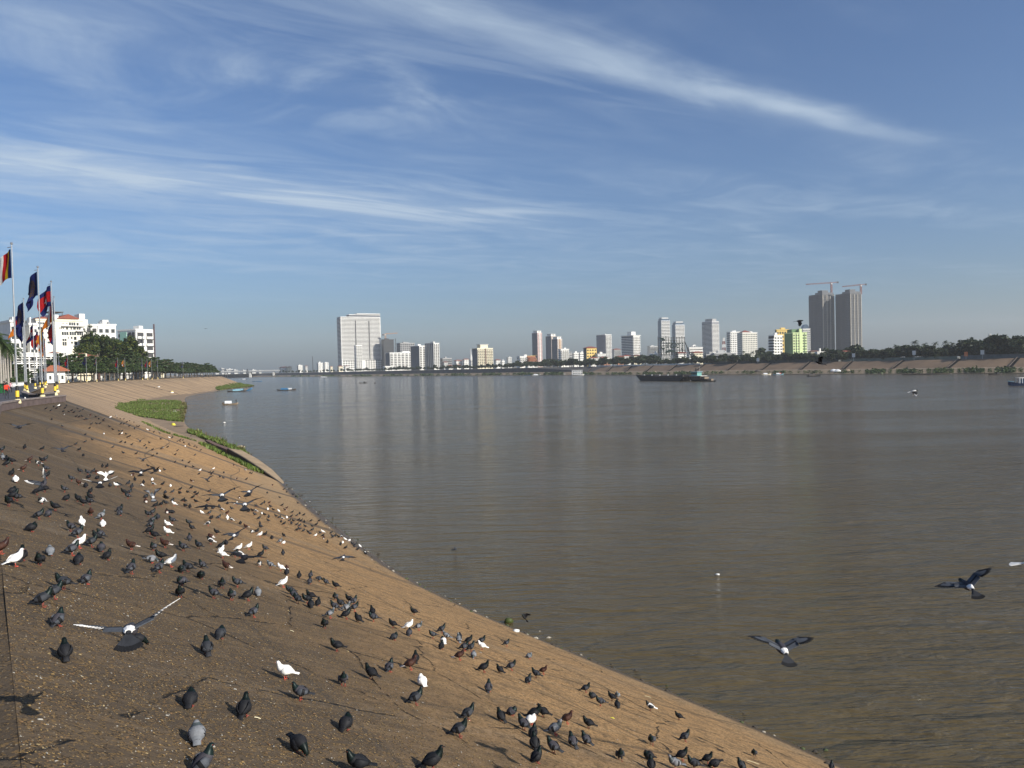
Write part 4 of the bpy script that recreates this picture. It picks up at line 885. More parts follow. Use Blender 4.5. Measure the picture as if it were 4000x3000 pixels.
for i, (x, kd, d) in enumerate(((232,'royal',268),(267,'national',276),(339,'royal',300),(378,'national',310),(462,'national',335),(490,'buddhist',342),(557,'royal',362),(577,'national',372),(594,'buddhist',380),(617,'royal',395),(716,'royal',445))):
    p = atd(x, 1480, d); flagpole((p.x,p.y), kd, 'thin flagpole in front of the riverside trees', ' before the riverside trees', .78, 2.2+.2*(i%3), sd=i)
ordlabels(pl_items); ordlabels(fl_items)

# ------------------------------------------------------------------ trees of the promenade
tv = [tree('riverside_tree', 20+i, 9.6, 5.0, 2600, .40, 'tier', LEAFS, .20) for i in range(4)]
used = set(); tl_items = []
def plant(proto, p, s, rz, words, cat, grp, sz=None, z=ZP):
    o = proto if proto.name not in used else copy_tree(proto); used.add(proto.name)
    o.location = (p[0], p[1], z-.05); o.rotation_euler = (0,0,rz); o.scale = (s,s,sz or s)
    tag(o, None, cat, grp); tl_items.append((o, pix((p[0],p[1],z))[0], words)); return o
gt = random.Random(21); kk = 0
def along(d_in, y):             # a point d_in metres inland of the slope edge at distance y
    for (ax, ay), (bx, by) in zip(TOP, TOP[1:]):
        if ay <= y <= by: t = (y-ay)/(by-ay); return (ax+(bx-ax)*t-d_in, y)
    return (-690-d_in, y)
y = 303
while y < 640:
    for dd_, pr in ((5.5, 1), (14.0, .85)):
        if gt.random() < pr and not (dd_ > 9 and y < 335):
            p = along(dd_+gt.uniform(-.6,.6), y+gt.uniform(-1.5,1.5)); plant(tv[kk%4], p, (1.22 if y < 400 else 1.42 if y < 520 else 1.22)*gt.uniform(.9,1.1), gt.uniform(0,6), 'layered riverside tree in the '+('front' if dd_ < 9 else 'back')+' row, '+('near part' if y < 345 else 'middle part' if y < 450 else 'far part')+' of the left bank', 'tree', 'riverside trees on the left bank', (1.22 if y < 400 else 1.40 if y < 520 else 1.12)*gt.uniform(.9,1.1)); kk += 1
    y += 8.5+.012*(y-280)
while y < 1300:
    p = along(8+gt.uniform(-2,2), y); plant(tv[kk%4], p, gt.uniform(1.0,1.3), gt.uniform(0,6), 'distant tree at the far end of the left bank', 'tree', 'riverside trees on the left bank'); kk += 1; y += 34
big = [tree('broad_tree', 50+i, 20, 7.4, 5200, .62, 'round', LEAFB, .45) for i in range(2)]
for i, (x, d, s, sz) in enumerate(((384,405,.80,1.05),(428,415,1.16,1.34),(480,425,1.22,1.16),(528,436,1.18,1.26),(572,446,1.08,1.04))):
    p = atd(x, 1480, d); plant(big[i%2], (p.x-6,p.y), s, i*1.3, 'tall broad dark tree rising above the riverside row', 'tree', 'tall trees by the white buildings', sz)
pm = [palm('royal_palm', 70+i, 11.0, fr=26, L_=3.4) for i in range(2)]
for i, (x, d, s) in enumerate(((4,190,1.0),(14,205,.95),(23,215,1.02),(33,196,.93),(44,222,.98),(-10,180,1.1),(60,236,.95),(-22,200,1.0))):
    p = atd(x, 1480, d); plant(pm[i%2], (p.x,p.y), s, i*.9, 'grey trunked palm at the left edge behind the flagpoles', 'palm tree', 'palms at the left edge')
for i in range(9):
    p = atd(2+i*10.5, 1480, 232+i*2.5)
    plant(tv[i%4], (p.x-3,p.y+4), .55+.1*(i%3), i, 'small dense tree between the palms and the terrace restaurant', 'tree', 'small trees behind the palms')
ordlabels(tl_items)
def hedge(name, label, a, b, w_, h_, n, mats, z=ZP, cat='hedge'):
    g = random.Random(name+str(a)); m = MB(); A, B_ = Vector(a), Vector(b); t = (B_-A).normalized(); nn = Vector((-t.y,t.x)); o = empty(name, (*a, z)); tag(o, label, cat)
    for i in range(n):
        q = A+(B_-A)*g.random()+nn*g.uniform(-w_/2,w_/2)-A; c = Vector((q.x,q.y,h_*g.random()**.7)); s = g.uniform(.12,.30)
        u = Vector((g.gauss(0,1),g.gauss(0,1),g.gauss(0,1))).normalized()*s; v_ = u.cross(Vector((g.gauss(0,1),g.gauss(0,1),g.gauss(0,1)))).normalized()*s*.6
        m.add([c-u,c+v_,c+u,c-v_],[(0,1,2,3)],g.choice((0,1,2)))
    m.build('foliage', mats, o)
    k = MB(); k.bar((0,0,h_*.2),((B_-A).x,(B_-A).y,h_*.2), w_*.6, h_*.5); k.build('stems', BARK, o); return o
a, b_ = atd(44,1490,200), atd(102,1490,240); hedge('hedge', 'clipped green hedge beside the promenade behind the walking people', (a.x,a.y), (b_.x,b_.y), 2.4, 2.2, 2600, LEAFS)
e = empty('balustrade', (*atd(40,1500,175)[:2], ZP)); tag(e, 'low white balustrade in front of the hedge on the promenade', 'balustrade')
A, B_ = atd(40,1500,175), atd(100,1500,222); d = B_-A; q = MB(); q.bar((0,0,.95),(d.x,d.y,.95),.3,.14); q.build('rail', WHITE, e); q = MB(); q.bar((0,0,.12),(d.x,d.y,.12),.34,.24); q.build('plinth', WHITE, e)
bal = MB(); bal.tube([(0,0,.2),(0,0,.4),(0,0,.6),(0,0,.88)], [.10,.16,.09,.11], 8); bm_ = bal.mesh('baluster', WHITE)
for i in range(60): o = link('baluster', bm_, e); o.location = (d.x*i/59, d.y*i/59, 0)
e = empty('litter_bin', (*atd(9,1528,105)[:2], ZP)); tag(e, 'green litter bin at the left edge of the promenade', 'bin'); q = MB(); q.box(-.5,-.4,.08,.5,.4,1.25); q.build('body', mat('bin_green',(.02,.12,.035),.5,.2,3), e); q = MB(); q.box(-.55,-.45,1.25,.55,.45,1.38); q.build('lid', mat('bin_lid',(.015,.08,.025),.5,.2,3), e)

# ------------------------------------------------------------------ people
SKIN = mat('skin',(.30,.17,.10),.6,.1,8); HAIR = mat('hair',(.012,.010,.009),.5,.3,30)
def person(label, loc, rz, h, top, legs, stride=.18, arm=((.25,.0),( .25,.0)), bag=None):
    me = bpy.data.meshes.new('person'); k = h/1.7
    V_ = [(0,0,.93),(0,0,1.08),(0,.0,1.28),(0,0,1.42),(0,.01,1.50),(0,.02,1.60),
          (.09,0,.88),(.10,stride,.48),(.10,stride*.6,.08),(.10,stride*.6+.13,.03),(-.09,0,.88),(-.10,-stride*.4,.48),(-.10,-stride*1.2,.10),(-.10,-stride*1.2+.12,.04),
          (.19,0,1.39),(.25,arm[0][1]*.5,1.12),(.24+arm[0][0]*.3,arm[0][1],.90+abs(arm[0][1])*.5),(-.19,0,1.39),(-.25,arm[1][1]*.5,1.12),(-.24-arm[1][0]*.3,arm[1][1],.90+abs(arm[1][1])*.5)]
    R_ = [.135,.125,.15,.11,.055,.105,.09,.062,.045,.035,.09,.062,.045,.035,.062,.045,.032,.062,.045,.032]
    E_ = [(0,1),(1,2),(2,3),(3,4),(4,5),(0,6),(6,7),(7,8),(8,9),(0,10),(10,11),(11,12),(12,13),(3,14),(14,15),(15,16),(3,17),(17,18),(18,19)]
    me.from_pydata([tuple(c*k for c in v) for v in V_], E_, []); o = bpy.data.objects.new('person', me); COL.objects.link(o)
    md = o.modifiers.new('s','SKIN'); o.modifiers.new('u','SUBSURF').levels = 1
    for v, r_ in zip(me.skin_vertices[0].data, R_): v.radius = (r_*k, r_*k*.85)
    me.skin_vertices[0].data[0].use_root = True
    dg = bpy.context.evaluated_depsgraph_get(); m2 = bpy.data.meshes.new_from_object(o.evaluated_get(dg)); o.modifiers.clear(); o.data = m2; m2.name = 'person'
    m2.materials.clear()
    for m in (SKIN, top, legs, HAIR): m2.materials.append(m)
    for p in m2.polygons:
        c = p.center/k; p.use_smooth = True
        p.material_index = 2 if c.z < .92 and abs(c.x) < .21 else 1 if c.z < 1.46 and not (abs(c.x) > .2 and c.z < 1.05) else 0
        if c.z < .07: p.material_index = 3
    o.location = loc; o.rotation_euler = (0,0,rz); tag(o, label, 'person', 'people')
    hb = MB(); hb.ball((0,-.005*k,1.635*k), .108*k, 0, 10, 1.0); hb.ball((0,-.05*k,1.56*k), .07*k, 0, 8, 1.1); hb.build('hair', HAIR, o)
    fc = MB(); fc.ball((0,.118*k,1.585*k), .018*k, 0, 6, 1.3); fc.build('nose', SKIN, o)
    if bag: q = MB(); q.box(-.16*k,-.30*k,1.0*k,.16*k,-.12*k,1.42*k); q.build('backpack', bag, o)
    return o
RED = mat('red_cloth',(.62,.045,.02),.8,.2,9); BLACKC = mat('black_cloth',(.012,.012,.014),.8,.3,9); DENIM = mat('dark_trousers',(.020,.022,.030),.8,.3,9); ORG = mat('orange_cloth',(.75,.28,.03),.8,.2,9); PINK = mat('pink_cloth',(.62,.34,.38),.8,.2,9)
p = at(27,1558,9.0); person('person in bright red orange shirt and dark trousers walking on the promenade', (p.x,p.y,ZP), .4, 1.62, RED, DENIM, .2, bag=RED)
p = at(19,1545,9.0); person('person all in black walking on the promenade beside the green bin', (p.x,p.y,ZP), .2, 1.72, BLACKC, BLACKC, .18)
p = at(34,1541,9.0); person('person in orange top just ahead of the one in red', (p.x-1.6,p.y,ZP), .5, 1.55, ORG, DENIM, .15)
p = at(42,1534,9.0); person('person in pale pink top and black skirt farther along the promenade', (p.x,p.y,ZP), .2, 1.6, PINK, BLACKC, .12)
p = at(103,1512,9.0); person('child sized person in pink beside the flagpole row', (p.x,p.y,ZP), 0, 1.4, PINK, PINK, .1)
p = at(100,1567,9.0)
o = link('pigeon', pigeon_data('u','w')); o.location = (p.x,p.y,ZP); o.scale = (1.6,)*3; o.rotation_euler = (0,0,2.6); tag(o, 'lone white pigeon standing on the promenade paving behind the parapet', 'pigeon', 'pigeons feeding on the embankment')

# ------------------------------------------------------------------ buildings on this side
KT = mat('kiosk_tiles',(.30,.10,.048),.8,.3,2.5)
def kiosk(label, xl, xc, xr, yt, Y, roofm):
    e = building('kiosk', label, xl, xc, xr, yt, Y, 14, WHITE, 1, (1,1), (None,None), roof='hip', rm=roofm, top=.3, cat='kiosk', rh=2.0, over=1.3)
    a, b, H = e['dims']; q = MB(); q.box(a*.42,-.08,0,a*.62,.05,H*.66); q.build('door', DGREY, e)
    for f in (.12,.78): q = MB(); q.box(a*f,-.07,H*.30,a*(f+.12),.05,H*.62); q.build('window', GLASS, e)
    return e
kiosk('white riverside kiosk with red tiled hip roof at the end of the flag row', 172, 182, 254, 1451, 288, KT)
kiosk('second white kiosk half hidden behind the riverside trees', 382, 392, 450, 1457, 398, KT)
kiosk('small pale kiosk far along the tree row', 592, 597, 628, 1449, 500, PALE)
h1 = building('hotel', 'large cream white hotel with red roofed penthouses and terraces above the trees', 130, 148, 330, 1252, 400, 16, mat('hotel_white',(.80,.77,.66),.85,.08,.2), 1, (1,1), (None,None), trim=CREAM, huts=0, b=26)
a, b, H = h1['dims']; U = a/182
def hwin(x0, y0, x1, y1, m=GLASS, out=.07):     # by photo position on the front
    return ((x0-148)*U, H-(y1-1252)*400/3000, (x1-148)*U, H-(y0-1252)*400/3000)
for x0, y0, x1, y1 in [(153,1258,178,1266),(183,1258,203,1269),(153,1276,178,1286),(183,1276,201,1286),(158,1296,176,1303),(188,1295,201,1303),(157,1315,176,1322),(188,1314,201,1322),(188,1333,202,1341),(246,1322,262,1331),(246,1334,262,1349),(236,1276,240,1283),(243,1276,247,1283),(250,1276,254,1283),(262,1274,270,1285),(280,1274,285,1285),(290,1274,301,1285),(304,1274,320,1285),(274,1256,300,1271),(304,1257,313,1271),(244,1294,271,1307),(275,1293,301,1307),(305,1293,330,1307),(280,1313,286,1322),(292,1313,302,1326),(268,1313,271,1322),(280,1333,287,1341),(292,1332,303,1345),(318,1312,333,1321),(322,1332,333,1341),(323,1352,334,1362),(246,1258,257,1261),(262,1258,270,1261)]:
    wx0, z0, wx1, z1 = hwin(x0,y0,x1,y1); q = MB(); q.box(wx0,-.07,z0,min(wx1,a-.1),.2,z1); o = q.build('window', GLASS, h1)
    if x1-x0 > 14:
        for k in range(1, int((x1-x0)/7)): f = MB(); xx = wx0+(wx1-wx0)*k/int((x1-x0)/7); f.box(xx-.09,-.12,z0,xx+.09,-.071,z1); f.build('frame', WHITE, o)
for x0, x1, yb, yt_ in ((152,204,1252,1241),(238,312,1252,1230)):
    q = MB(); X0, X1 = (x0-148)*U, (x1-148)*U; z = H+(1252-yt_)*400/3000; q.box(X0,3,H,X1,14,z-1.2); q.build('penthouse', CREAM, h1)
    hip(h1, X0, 1.5, X1, 15, z-1.2, 2.2, REDT, gable=True)
q = MB(); q.box((204-148)*U,1.2,H,(237-148)*U,16,H+3.4); q.build('stair_tower', WHITE, h1)
q = MB(); X0, X1 = (208-148)*U, (265-148)*U; q.box(X0,4,H+5.0,X1,15,H+5.4); 
for xx in (X0+.5,X1-.5): q.box(xx-.15,4.5,H,xx+.15,4.8,H+5.0)
q.build('roof_canopy', DGREY, h1)
for zz, x0, x1 in ((1270,244,334),(1290,300,345)):
    q = MB(); q.box((x0-148)*U,-1.6,H-(zz-1252)*.1333-.25,a,-.003,H-(zz-1252)*.1333+.2); q.build('terrace', WHITE, h1)
e = building('terrace_block', 'stepped white terraces with planted balconies at the right shoulder of the hotel', 316, 318, 386, 1272, 420, 14, WHITE, 5, (3,1), ('balc',None), trim=WHITE, huts=1, b=20, z0=8)
a2, b2, H2 = e['dims']
for i, (f0, f1, hh) in enumerate(((.0,.55,3.6),(.10,.42,6.8))):
    q = MB(); q.box(a2*f0,3+i,H2+(0 if i == 0 else 3.6),a2*f1,14,H2+hh); q.build('setback_floor', WHITE, e)
for i in range(6):
    g = random.Random(i); q = MB()
    for k in range(150): c = Vector((a2*(.08+.16*i)+g.gauss(0,.7), -.6+g.gauss(0,.4), H2-1-(i%3)*3.1+abs(g.gauss(.6,.6)))); s = .3; u = Vector((g.gauss(0,1),g.gauss(0,1),g.gauss(0,1))).normalized()*s; v_ = u.cross(Vector((0,.3,1))); q.add([c-u,c+v_*.6,c+u,c-v_*.6],[(0,1,2,3)],k%3)
    q.build('balcony_plant', LEAFS, e)
building('white_block', 'plain white block with stepped top between the hotel and the green fronted building', 384, 388, 458, 1271, 480, 14, WHITE, 6, (3,1), ('win',None), huts=2, b=22, tank=2)
e = building('corner_building', 'white flat topped building with dark open top floor right of the tall trees', 464, 535, 606, 1290, 530, 42, WHITE, 6, (2,4), ('balc','win'), huts=2, trim=WHITE)
a3, b3, H3 = e['dims']; q = MB(); q.box(-.25,b3*.50,H3-7,-.005,b3*.86,H3-.8); q.build('green_panel', mat('mint_panel',(.30,.52,.42),.6,.1,1), e)
for f in (.05,.24): q = MB(); q.box(-.28,b3*f,H3-4.6,-.006,b3*(f+.15),H3-1.2); q.build('opening', VOID, e)
p = atd(606.5,1440,526); e = empty('tall_mast', (p.x,p.y,ZP)); tag(e, 'tall thin dark mast standing at the right end of the white building', 'mast'); q = MB(); q.box(-.45,-.3,0,.45,.3,atd(606,1266,526).z-ZP); q.build('shaft', mat('mast_brown',(.11,.08,.085),.7,.2,1), e); q = MB()
for k in range(9): q.box(-.5,-.36,3+k*2.7,.5,.36,3.15+k*2.7)
q.build('joint_ring', DGREY, e)
building('white_tower_block', 'white block with two dark openings at the far left behind the flags', 44, 47, 100, 1258, 330, 14, WHITE, 6, (3,1), ('win',None), huts=1, b=18)
building('narrow_block', 'narrow white block between the flags and the hotel', 118, 121, 152, 1270, 340, 14, WHITE, 7, (2,1), ('win',None), b=14)
e = building('terrace_restaurant', 'four storey open restaurant with white floor edges and dark terraces left of the kiosk', 48, 52, 250, 1390, 300, 12, mat('interior_shade',(.05,.047,.045),.9,.4,.6), 1, (1,1), (None,None), b=14, huts=0, trim=PALE)  # solid dark wall stands for the shade inside the open floors
a, b, H = e['dims']
for k in range(4):
    z = H*(k+1)/4-.3; q = MB(); q.box(-.3,-2.2,z-.22,a+.3,-.004,z+.22); q.build('floor_edge', WHITE, e)
    q = MB(); q.box(-.3,-2.25,z+.62,a+.3,-2.15,z+.95); q.build('railing', PALE, e)
q = MB()
for k in range(9): pass
for k in range(8): c = MB(); xx = a*k/7; c.box(xx-.22,-2.1,0,xx+.22,-1.7,H-.6); c.build('column', WHITE, e)
ez = e.rotation_euler.z; Ex = Vector((math.cos(ez),math.sin(ez),0)); Ey = Vector((-math.sin(ez),math.cos(ez),0)); um_items = []
um = empty('parasol', (0,0,0)); q = MB(); q.tube([(0,0,0),(0,0,2.1)], .04, 6); q.build('pole', STEEL, um); q = MB()
q.loft([[(1.7*math.cos(PI*k/4+.4),1.7*math.sin(PI*k/4+.4),1.55) for k in range(8)],[(.05*math.cos(PI*k/4+.4),.05*math.sin(PI*k/4+.4),2.35) for k in range(8)]]); q.build('canopy', WHITE, um)
for k in range(4):
    for j in range(9):
        if (k*5+j*3) % 4 == 0 and j > 1: continue
        o = um if not um_items else copy_tree(um); zz = H*k/4+(.0 if k == 0 else -.08); o.location = e.location+Ex*(a*(j+.5)/9)+Ey*(-1.0)+Vector((0,0,zz)); o.scale = (.8,.8,.93)
        tag(o, None, 'parasol', 'parasols of the terrace restaurant'); um_items.append((o, j, 'white parasol on the '+('ground floor','second floor','third floor','top floor')[k]+' of the open terrace restaurant'))
ordlabels(um_items)
building('red_roofed_house', 'long low house with rusty red roof in front of the hotel', 172, 176, 268, 1390, 385, 12, PALE, 2, (7,1), ('win',None), roof='hip', b=12)
building('pink_house', 'pinkish house with low roof peeping out below the hotel right end', 290, 293, 372, 1394, 390, 12, mat('pink_render',(.55,.32,.30),.85,.1,.3), 2, (5,1), ('win',None), roof='hip', b=12)
building('brown_block', 'brown tiled block behind the flags at the hotel left corner', 128, 131, 178, 1330, 375, 12, mat('brown_brick',(.16,.075,.05),.9,.2,.6), 4, (3,1), ('win',None), b=12)
for i, (x0, x1, yt_, Y_) in enumerate(((60,128,1386,335),(250,300,1400,358),(300,372,1410,385),(372,470,1415,440),(470,560,1420,490),(556,640,1425,560))):
    building('shophouse', ['low white shophouse behind the small palms','pale shophouse beside the kiosk','shophouse with shaded front under the first trees','shophouse half hidden behind the tall trees','shophouse in the gap right of the tall trees','farthest pale shophouse along the tree row'][i], x0-3, x0, x1, yt_, Y_, 12, (WHITE,PALE,CREAM)[i%3], 2, (6,1), ('balc',None), b=12)

# ------------------------------------------------------------------ grass, outfall and flotsam along this shore
def grass_patch(name, label, y0, y1, f0, f1, n, hgt, mats, clip=None):
    g = random.Random(name+str(y0)); m = MB(); secs = []
    for (tx,ty,wx,wy,k,zc_) in LINE:
        if y0 <= wy <= y1: secs.append((Vector((tx+(wx-tx)*k,ty+(wy-ty)*k)), Vector((wx,wy))))
    for i in range(n):
        t = g.random()*(len(secs)-1); j = int(t); t -= j; f = f0+(f1-f0)*g.random()**.9
        q0 = j+t; edge = math.sin(j*1.7+t*3)*.10+math.sin(j*.6)*.08
        e_ = (y1-y0)*.0; tt = (j+t)/(len(secs)-1); taper = min(1, tt/.10, (1-tt)/.10)
        if f < f0+(f1-f0)*(.55*(1-taper)+abs(edge)) or f > f1-.10*abs(math.sin(q0*.9)+math.sin(q0*2.3)): continue
        A = secs[j][0]*(1-t)+secs[j+1][0]*t; B_ = secs[j][1]*(1-t)+secs[j+1][1]*t; q = A+(B_-A)*f
        if g.random() < .85 and math.sin(q.x*.21+1+math.sin(q.y*.2))+math.sin(q.y*.13+math.sin(q.x*.3)) < -.62: continue
        if y1 == 338 and q.y > 312+16*math.sin(q.x*.31)+9*math.sin(q.x*.83+1): continue
        z = slope_z(q.x, q.y); h_ = hgt*g.uniform(.5,1.25)*(1.5 if f > .93 else 1)
        for s in range(3):
            a = g.uniform(0,2*PI); w_ = hgt*g.uniform(.16,.30); dx, dy = math.cos(a), math.sin(a); l = h_*g.uniform(.2,.7)
            m.add([(q.x-dy*w_,q.y+dx*w_,z-.05),(q.x+dy*w_,q.y-dx*w_,z-.05),(q.x+dx*l*.6+dy*w_*.5,q.y+dy*l*.6-dx*w_*.5,z+h_*.7),(q.x+dx*l,q.y+dy*l,z+h_)],[(0,1,2,3)],3 if g.random() < max(.10,(f-.80)*4.0) else g.choice((0,0,1,2)))
    o = m.build(name, mats); tag(o, label, 'grass', kind='stuff'); return o
GR = [leaf('grass_green',(.115,.180,.032)), leaf('grass_light',(.185,.235,.055)), leaf('grass_dark',(.070,.090,.026)), leaf('grass_dry',(.14,.105,.045))]
grass_patch('grass', 'bright green grass on the flat at the foot of the left embankment', 174, 338, -.06, .99, 23000, .50, GR)
grass_patch('grass', 'second green grass tongue farther up the left shore', 505, 720, -.45, 1.0, 11000, .75, GR)
grass_patch('reeds', 'tall green reeds fringing the water below the flock', 97, 150, .50, .97, 2600, .62, GR)
def grass_strip(label, ends, n, wd, hgt):
    g = random.Random(label); m = MB(); pts = [hit(*e_)[0] for e_ in ends]
    for i in range(n):
        u = g.random()*(len(pts)-1); j = int(u); q = pts[j].lerp(pts[j+1], u-j); o = g.gauss(0, wd)*(.5+.5*math.sin(u*9)**2); x, y = q.x+o*.9, q.y+o*.44; z = slope_z(x, y)
        for s in range(3):
            a = g.uniform(0,2*PI); w_ = hgt*g.uniform(.14,.28); dx, dy = math.cos(a), math.sin(a); l = hgt*g.uniform(.2,.7); h_ = hgt*g.uniform(.4,1.2)
            m.add([(x-dy*w_,y+dx*w_,z-.05),(x+dy*w_,y-dx*w_,z-.05),(x+dx*l*.6+dy*w_*.5,y+dy*l*.6-dx*w_*.5,z+h_*.7),(x+dx*l,y+dy*l,z+h_)],[(0,1,2,3)],g.choice((0,0,1,2)))
    tag(m.build('weeds', GR), label, 'weeds', kind='stuff')
grass_strip('strip of green weeds along the joint above the outfall ramp', ((795,1738),(850,1766),(930,1805),(1015,1848)), 700, .45, .42)
grass_strip('thin weeds along the joint below the grass flat', ((560,1650),(640,1690),(760,1722)), 240, .35, .30)
CONC = mat('outfall_concrete',(.27,.20,.125),.9,.25,.8,bump=.3); CONCD = mat('outfall_shade',(.050,.042,.036),.9,.3,.8)  # side wall's darker concrete puts its shadow side into the colour
B1, B2 = hit(893,1786)[0], hit(1076,1875)[0]; dd = (B2-B1); w2 = Vector((-dd.y,dd.x,0)).normalized()
e = empty('outfall_ramp', B1); tag(e, 'sloping concrete outfall ramp with dark side wall running down into the river', 'ramp')
def L0(p): return p-B1
rings = []
for t, h_, wd in ((0,1.0,1.5),(.35,.8,1.5),(.7,.5,1.3),(1.0,.16,.8),(1.12,.02,.3)):
    c = L0(B1+dd*t); zb = slope_z(B1.x+dd.x*t, B1.y+dd.y*t, 0)-B1.z; o_ = c+w2*wd
    rings.append([(c.x,c.y,zb-.6),(o_.x,o_.y,-B1.z-1.2),(o_.x,o_.y,zb+h_-.35),(c.x,c.y,zb+h_)])
q = MB(); q.loft(rings); q.build('ramp', CONC, e)
q = MB(); q.loft([[(r_[0][0]-w2.x*.12,r_[0][1]-w2.y*.12,r_[0][2]),(r_[0][0]-w2.x*.01,r_[0][1]-w2.y*.01,r_[0][2]),(r_[3][0]-w2.x*.01,r_[3][1]-w2.y*.01,r_[3][2]-.02),(r_[3][0]-w2.x*.12,r_[3][1]-w2.y*.12,r_[3][2]-.02)] for r_ in rings]); q.build('side_wall', CONCD, e)
B3, B4 = hit(806,1722)[0], hit(893,1786)[0]; q = MB(); w3 = Vector((-(B4-B3).y,(B4-B3).x,0)).normalized()
q.loft([[tuple(p-w3*.2-Vector((0,0,.4))), tuple(p+w3*.4-Vector((0,0,.4))), tuple(p+w3*.4+Vector((0,0,h_))), tuple(p-w3*.2+Vector((0,0,h_)))] for p, h_ in ((B3,.15),((B3+B4)/2,.45),(B4,.9))])
tag(q.build('low_wall', mat('brick_brown',(.15,.085,.06),.9,.3,1.5)), 'low brown wall leading from the grass to the outfall ramp', 'wall')
def lump(name, label, x, y, r_, m, sz=.5, cat='litter', z=None):
    p = hit(x,y)[0] if z is None else at(x,y,z)
    if p is None: p = at(x,y,0)
    g = random.Random(name+str(x)); q = MB()
    rings = [[(r_*k*math.cos(a)*g.uniform(.7,1.2), r_*k*math.sin(a)*g.uniform(.7,1.2)*.7, r_*zz*sz) for a in [2*PI*j/9 for j in range(9)]] for k, zz in ((.6,-.1),(1,.2),(.8,.8),(.3,1.05))]
    q.loft(rings); o = q.build(name, m, smooth=True); o.location = p; tag(o, label, cat); return o
WPL = mat('white_plastic',(.72,.72,.70),.5,.1,5)
lump('boulder', 'rounded pale stone by the reeds at the head of the outfall ramp', 938, 1757, .9, mat('pale_stone',(.34,.28,.20),.9,.3,2), .7, 'stone')
for x, y, r_, lab in ((620,1513,.8,'white sheet lying on the far left slope'),(683,1608,.45,'white bag on the green grass near the water'),(612,1629,.5,'white rag at the edge of the grass'),(671,1535,1.0,'pale bag on the mud by the washed up debris'),(954,1812,.2,'white bird sized scrap by the outfall ramp'),(2162,2508,.16,'white foam box floating at the water edge'),(2015,2468,.16,'white bottle floating near the water edge'),(2803,2246,.12,'white foam block adrift on the open water'),(876,1652,.35,'white float on the water off the grass'),(967,1510,.8,'white float off the second grass tongue')):
    lump('litter', lab, x, y, r_, WPL, .6)
lump('bag', 'yellow bag among the debris on the left slope', 672, 1532, .75, mat('yellow_plastic',(.75,.52,.03),.5,.1,5), .8)
lump('flower_clump', 'yellow flowering clump at the waterline below the grass', 677, 1662, .5, mat('yellow_flower',(.62,.56,.06),.7,.2,4), 1.0, 'plant')
lump('water_weed', 'floating green water weed off the near slope', 1985, 2432, .22, GR[2], .9, 'plant', z=0)
for i, (x0,y0,x1,y1,lab) in enumerate(((560,1505,700,1540,'dark line of washed up planks on the left slope'),(680,1538,790,1552,'dark planks lying at the waterline of the left slope'),(680,1668,712,1666,'dark driftwood by the yellow flowers'),(2600,2560,2625,2575,'dark twig on the bank at the waterline'))):
    A, B_ = hit(x0,y0)[0], hit(x1,y1)[0]
    if A is None or B_ is None: continue
    q = MB(); g = random.Random(i); n_ = 14 if i < 2 else 3
    for k in range(n_):
        c = A+(B_-A)*(k/n_); d = (B_-A)/n_*g.uniform(.7,1.6)+Vector((g.gauss(0,.5),g.gauss(0,.5),0))*(1 if i < 2 else .1); up = Vector((0,0,.12))
        q.bar(c+up, c+d+up*g.uniform(.6,1.6), g.uniform(.1,.35)*(1 if i < 2 else .3), .12)
    tag(q.build('driftwood', mat('wet_wood',(.060,.046,.036),.8,.4,2)), lab, 'driftwood')

db = MB(); g = random.Random(91); wl = [(l[2],l[3]) for l in LINE if -10 < l[3] < 110]
for i in range(420):
    j = g.randrange(len(wl)-1); f = g.random(); x = wl[j][0]+(wl[j+1][0]-wl[j][0])*f; y = wl[j][1]+(wl[j+1][1]-wl[j][1])*f; o = g.gauss(-.25,.35); x += o*.85; y += o*.5; r_ = g.uniform(.02,.09); z = max(slope_z(x,y,0), -.02)
    db.loft([[(x+r_*k*math.cos(a)*g.uniform(.6,1.5), y+r_*k*math.sin(a), z+r_*zz) for a in (0,1.26,2.51,3.77,5.03)] for k, zz in ((1,-.3),(.9,.3),(.3,.7))], g.choice((0,0,0,1,2)))
tag(db.build('shore_debris', [mat('debris_dark',(.045,.037,.028),.9,.4,8), mat('debris_pale',(.30,.27,.22),.9,.3,8), mat('debris_weed',(.05,.065,.02),.8,.3,8)]), 'small stones, weed and scraps along the waterline of the near slope', 'debris', kind='stuff')
# ------------------------------------------------------------------ the town across the river
def place_Y(x, d):      # d: metres inland of the far waterline, or a plain distance when over 400
    return d if d > 400 else fpt(x, d).y
def fb(label, xl, xc, xr, yt, d=90, name='building', **k):
    return building(name, label, xl, xc, xr, yt, place_Y(xc, d), **k)
BEIGE = mat('beige_render',(.60,.52,.45),.85,.10,.2); PINKT = mat('pink_tower',(.58,.44,.41),.85,.1,.2); NET = mat('dark_netting',(.060,.056,.056),.9,.3,.3); TANB = mat('tan_strip',(.50,.30,.15),.85,.1,.3)
YELW = mat('yellow_render',(.72,.52,.17),.85,.1,.2); GRN = mat('lime_render',(.56,.66,.34),.85,.1,.2); DKGRN = mat('green_trim_shade',(.11,.20,.09),.8,.2,.3); BLUEG = mat('blue_glass',(.07,.11,.16),.12,.25,.15,spec=.7); SHADE = mat('bluegrey_shade',(.085,.095,.115),.6,.2,.2)  # bluegrey and dark green colour in flank shade; green is trim too
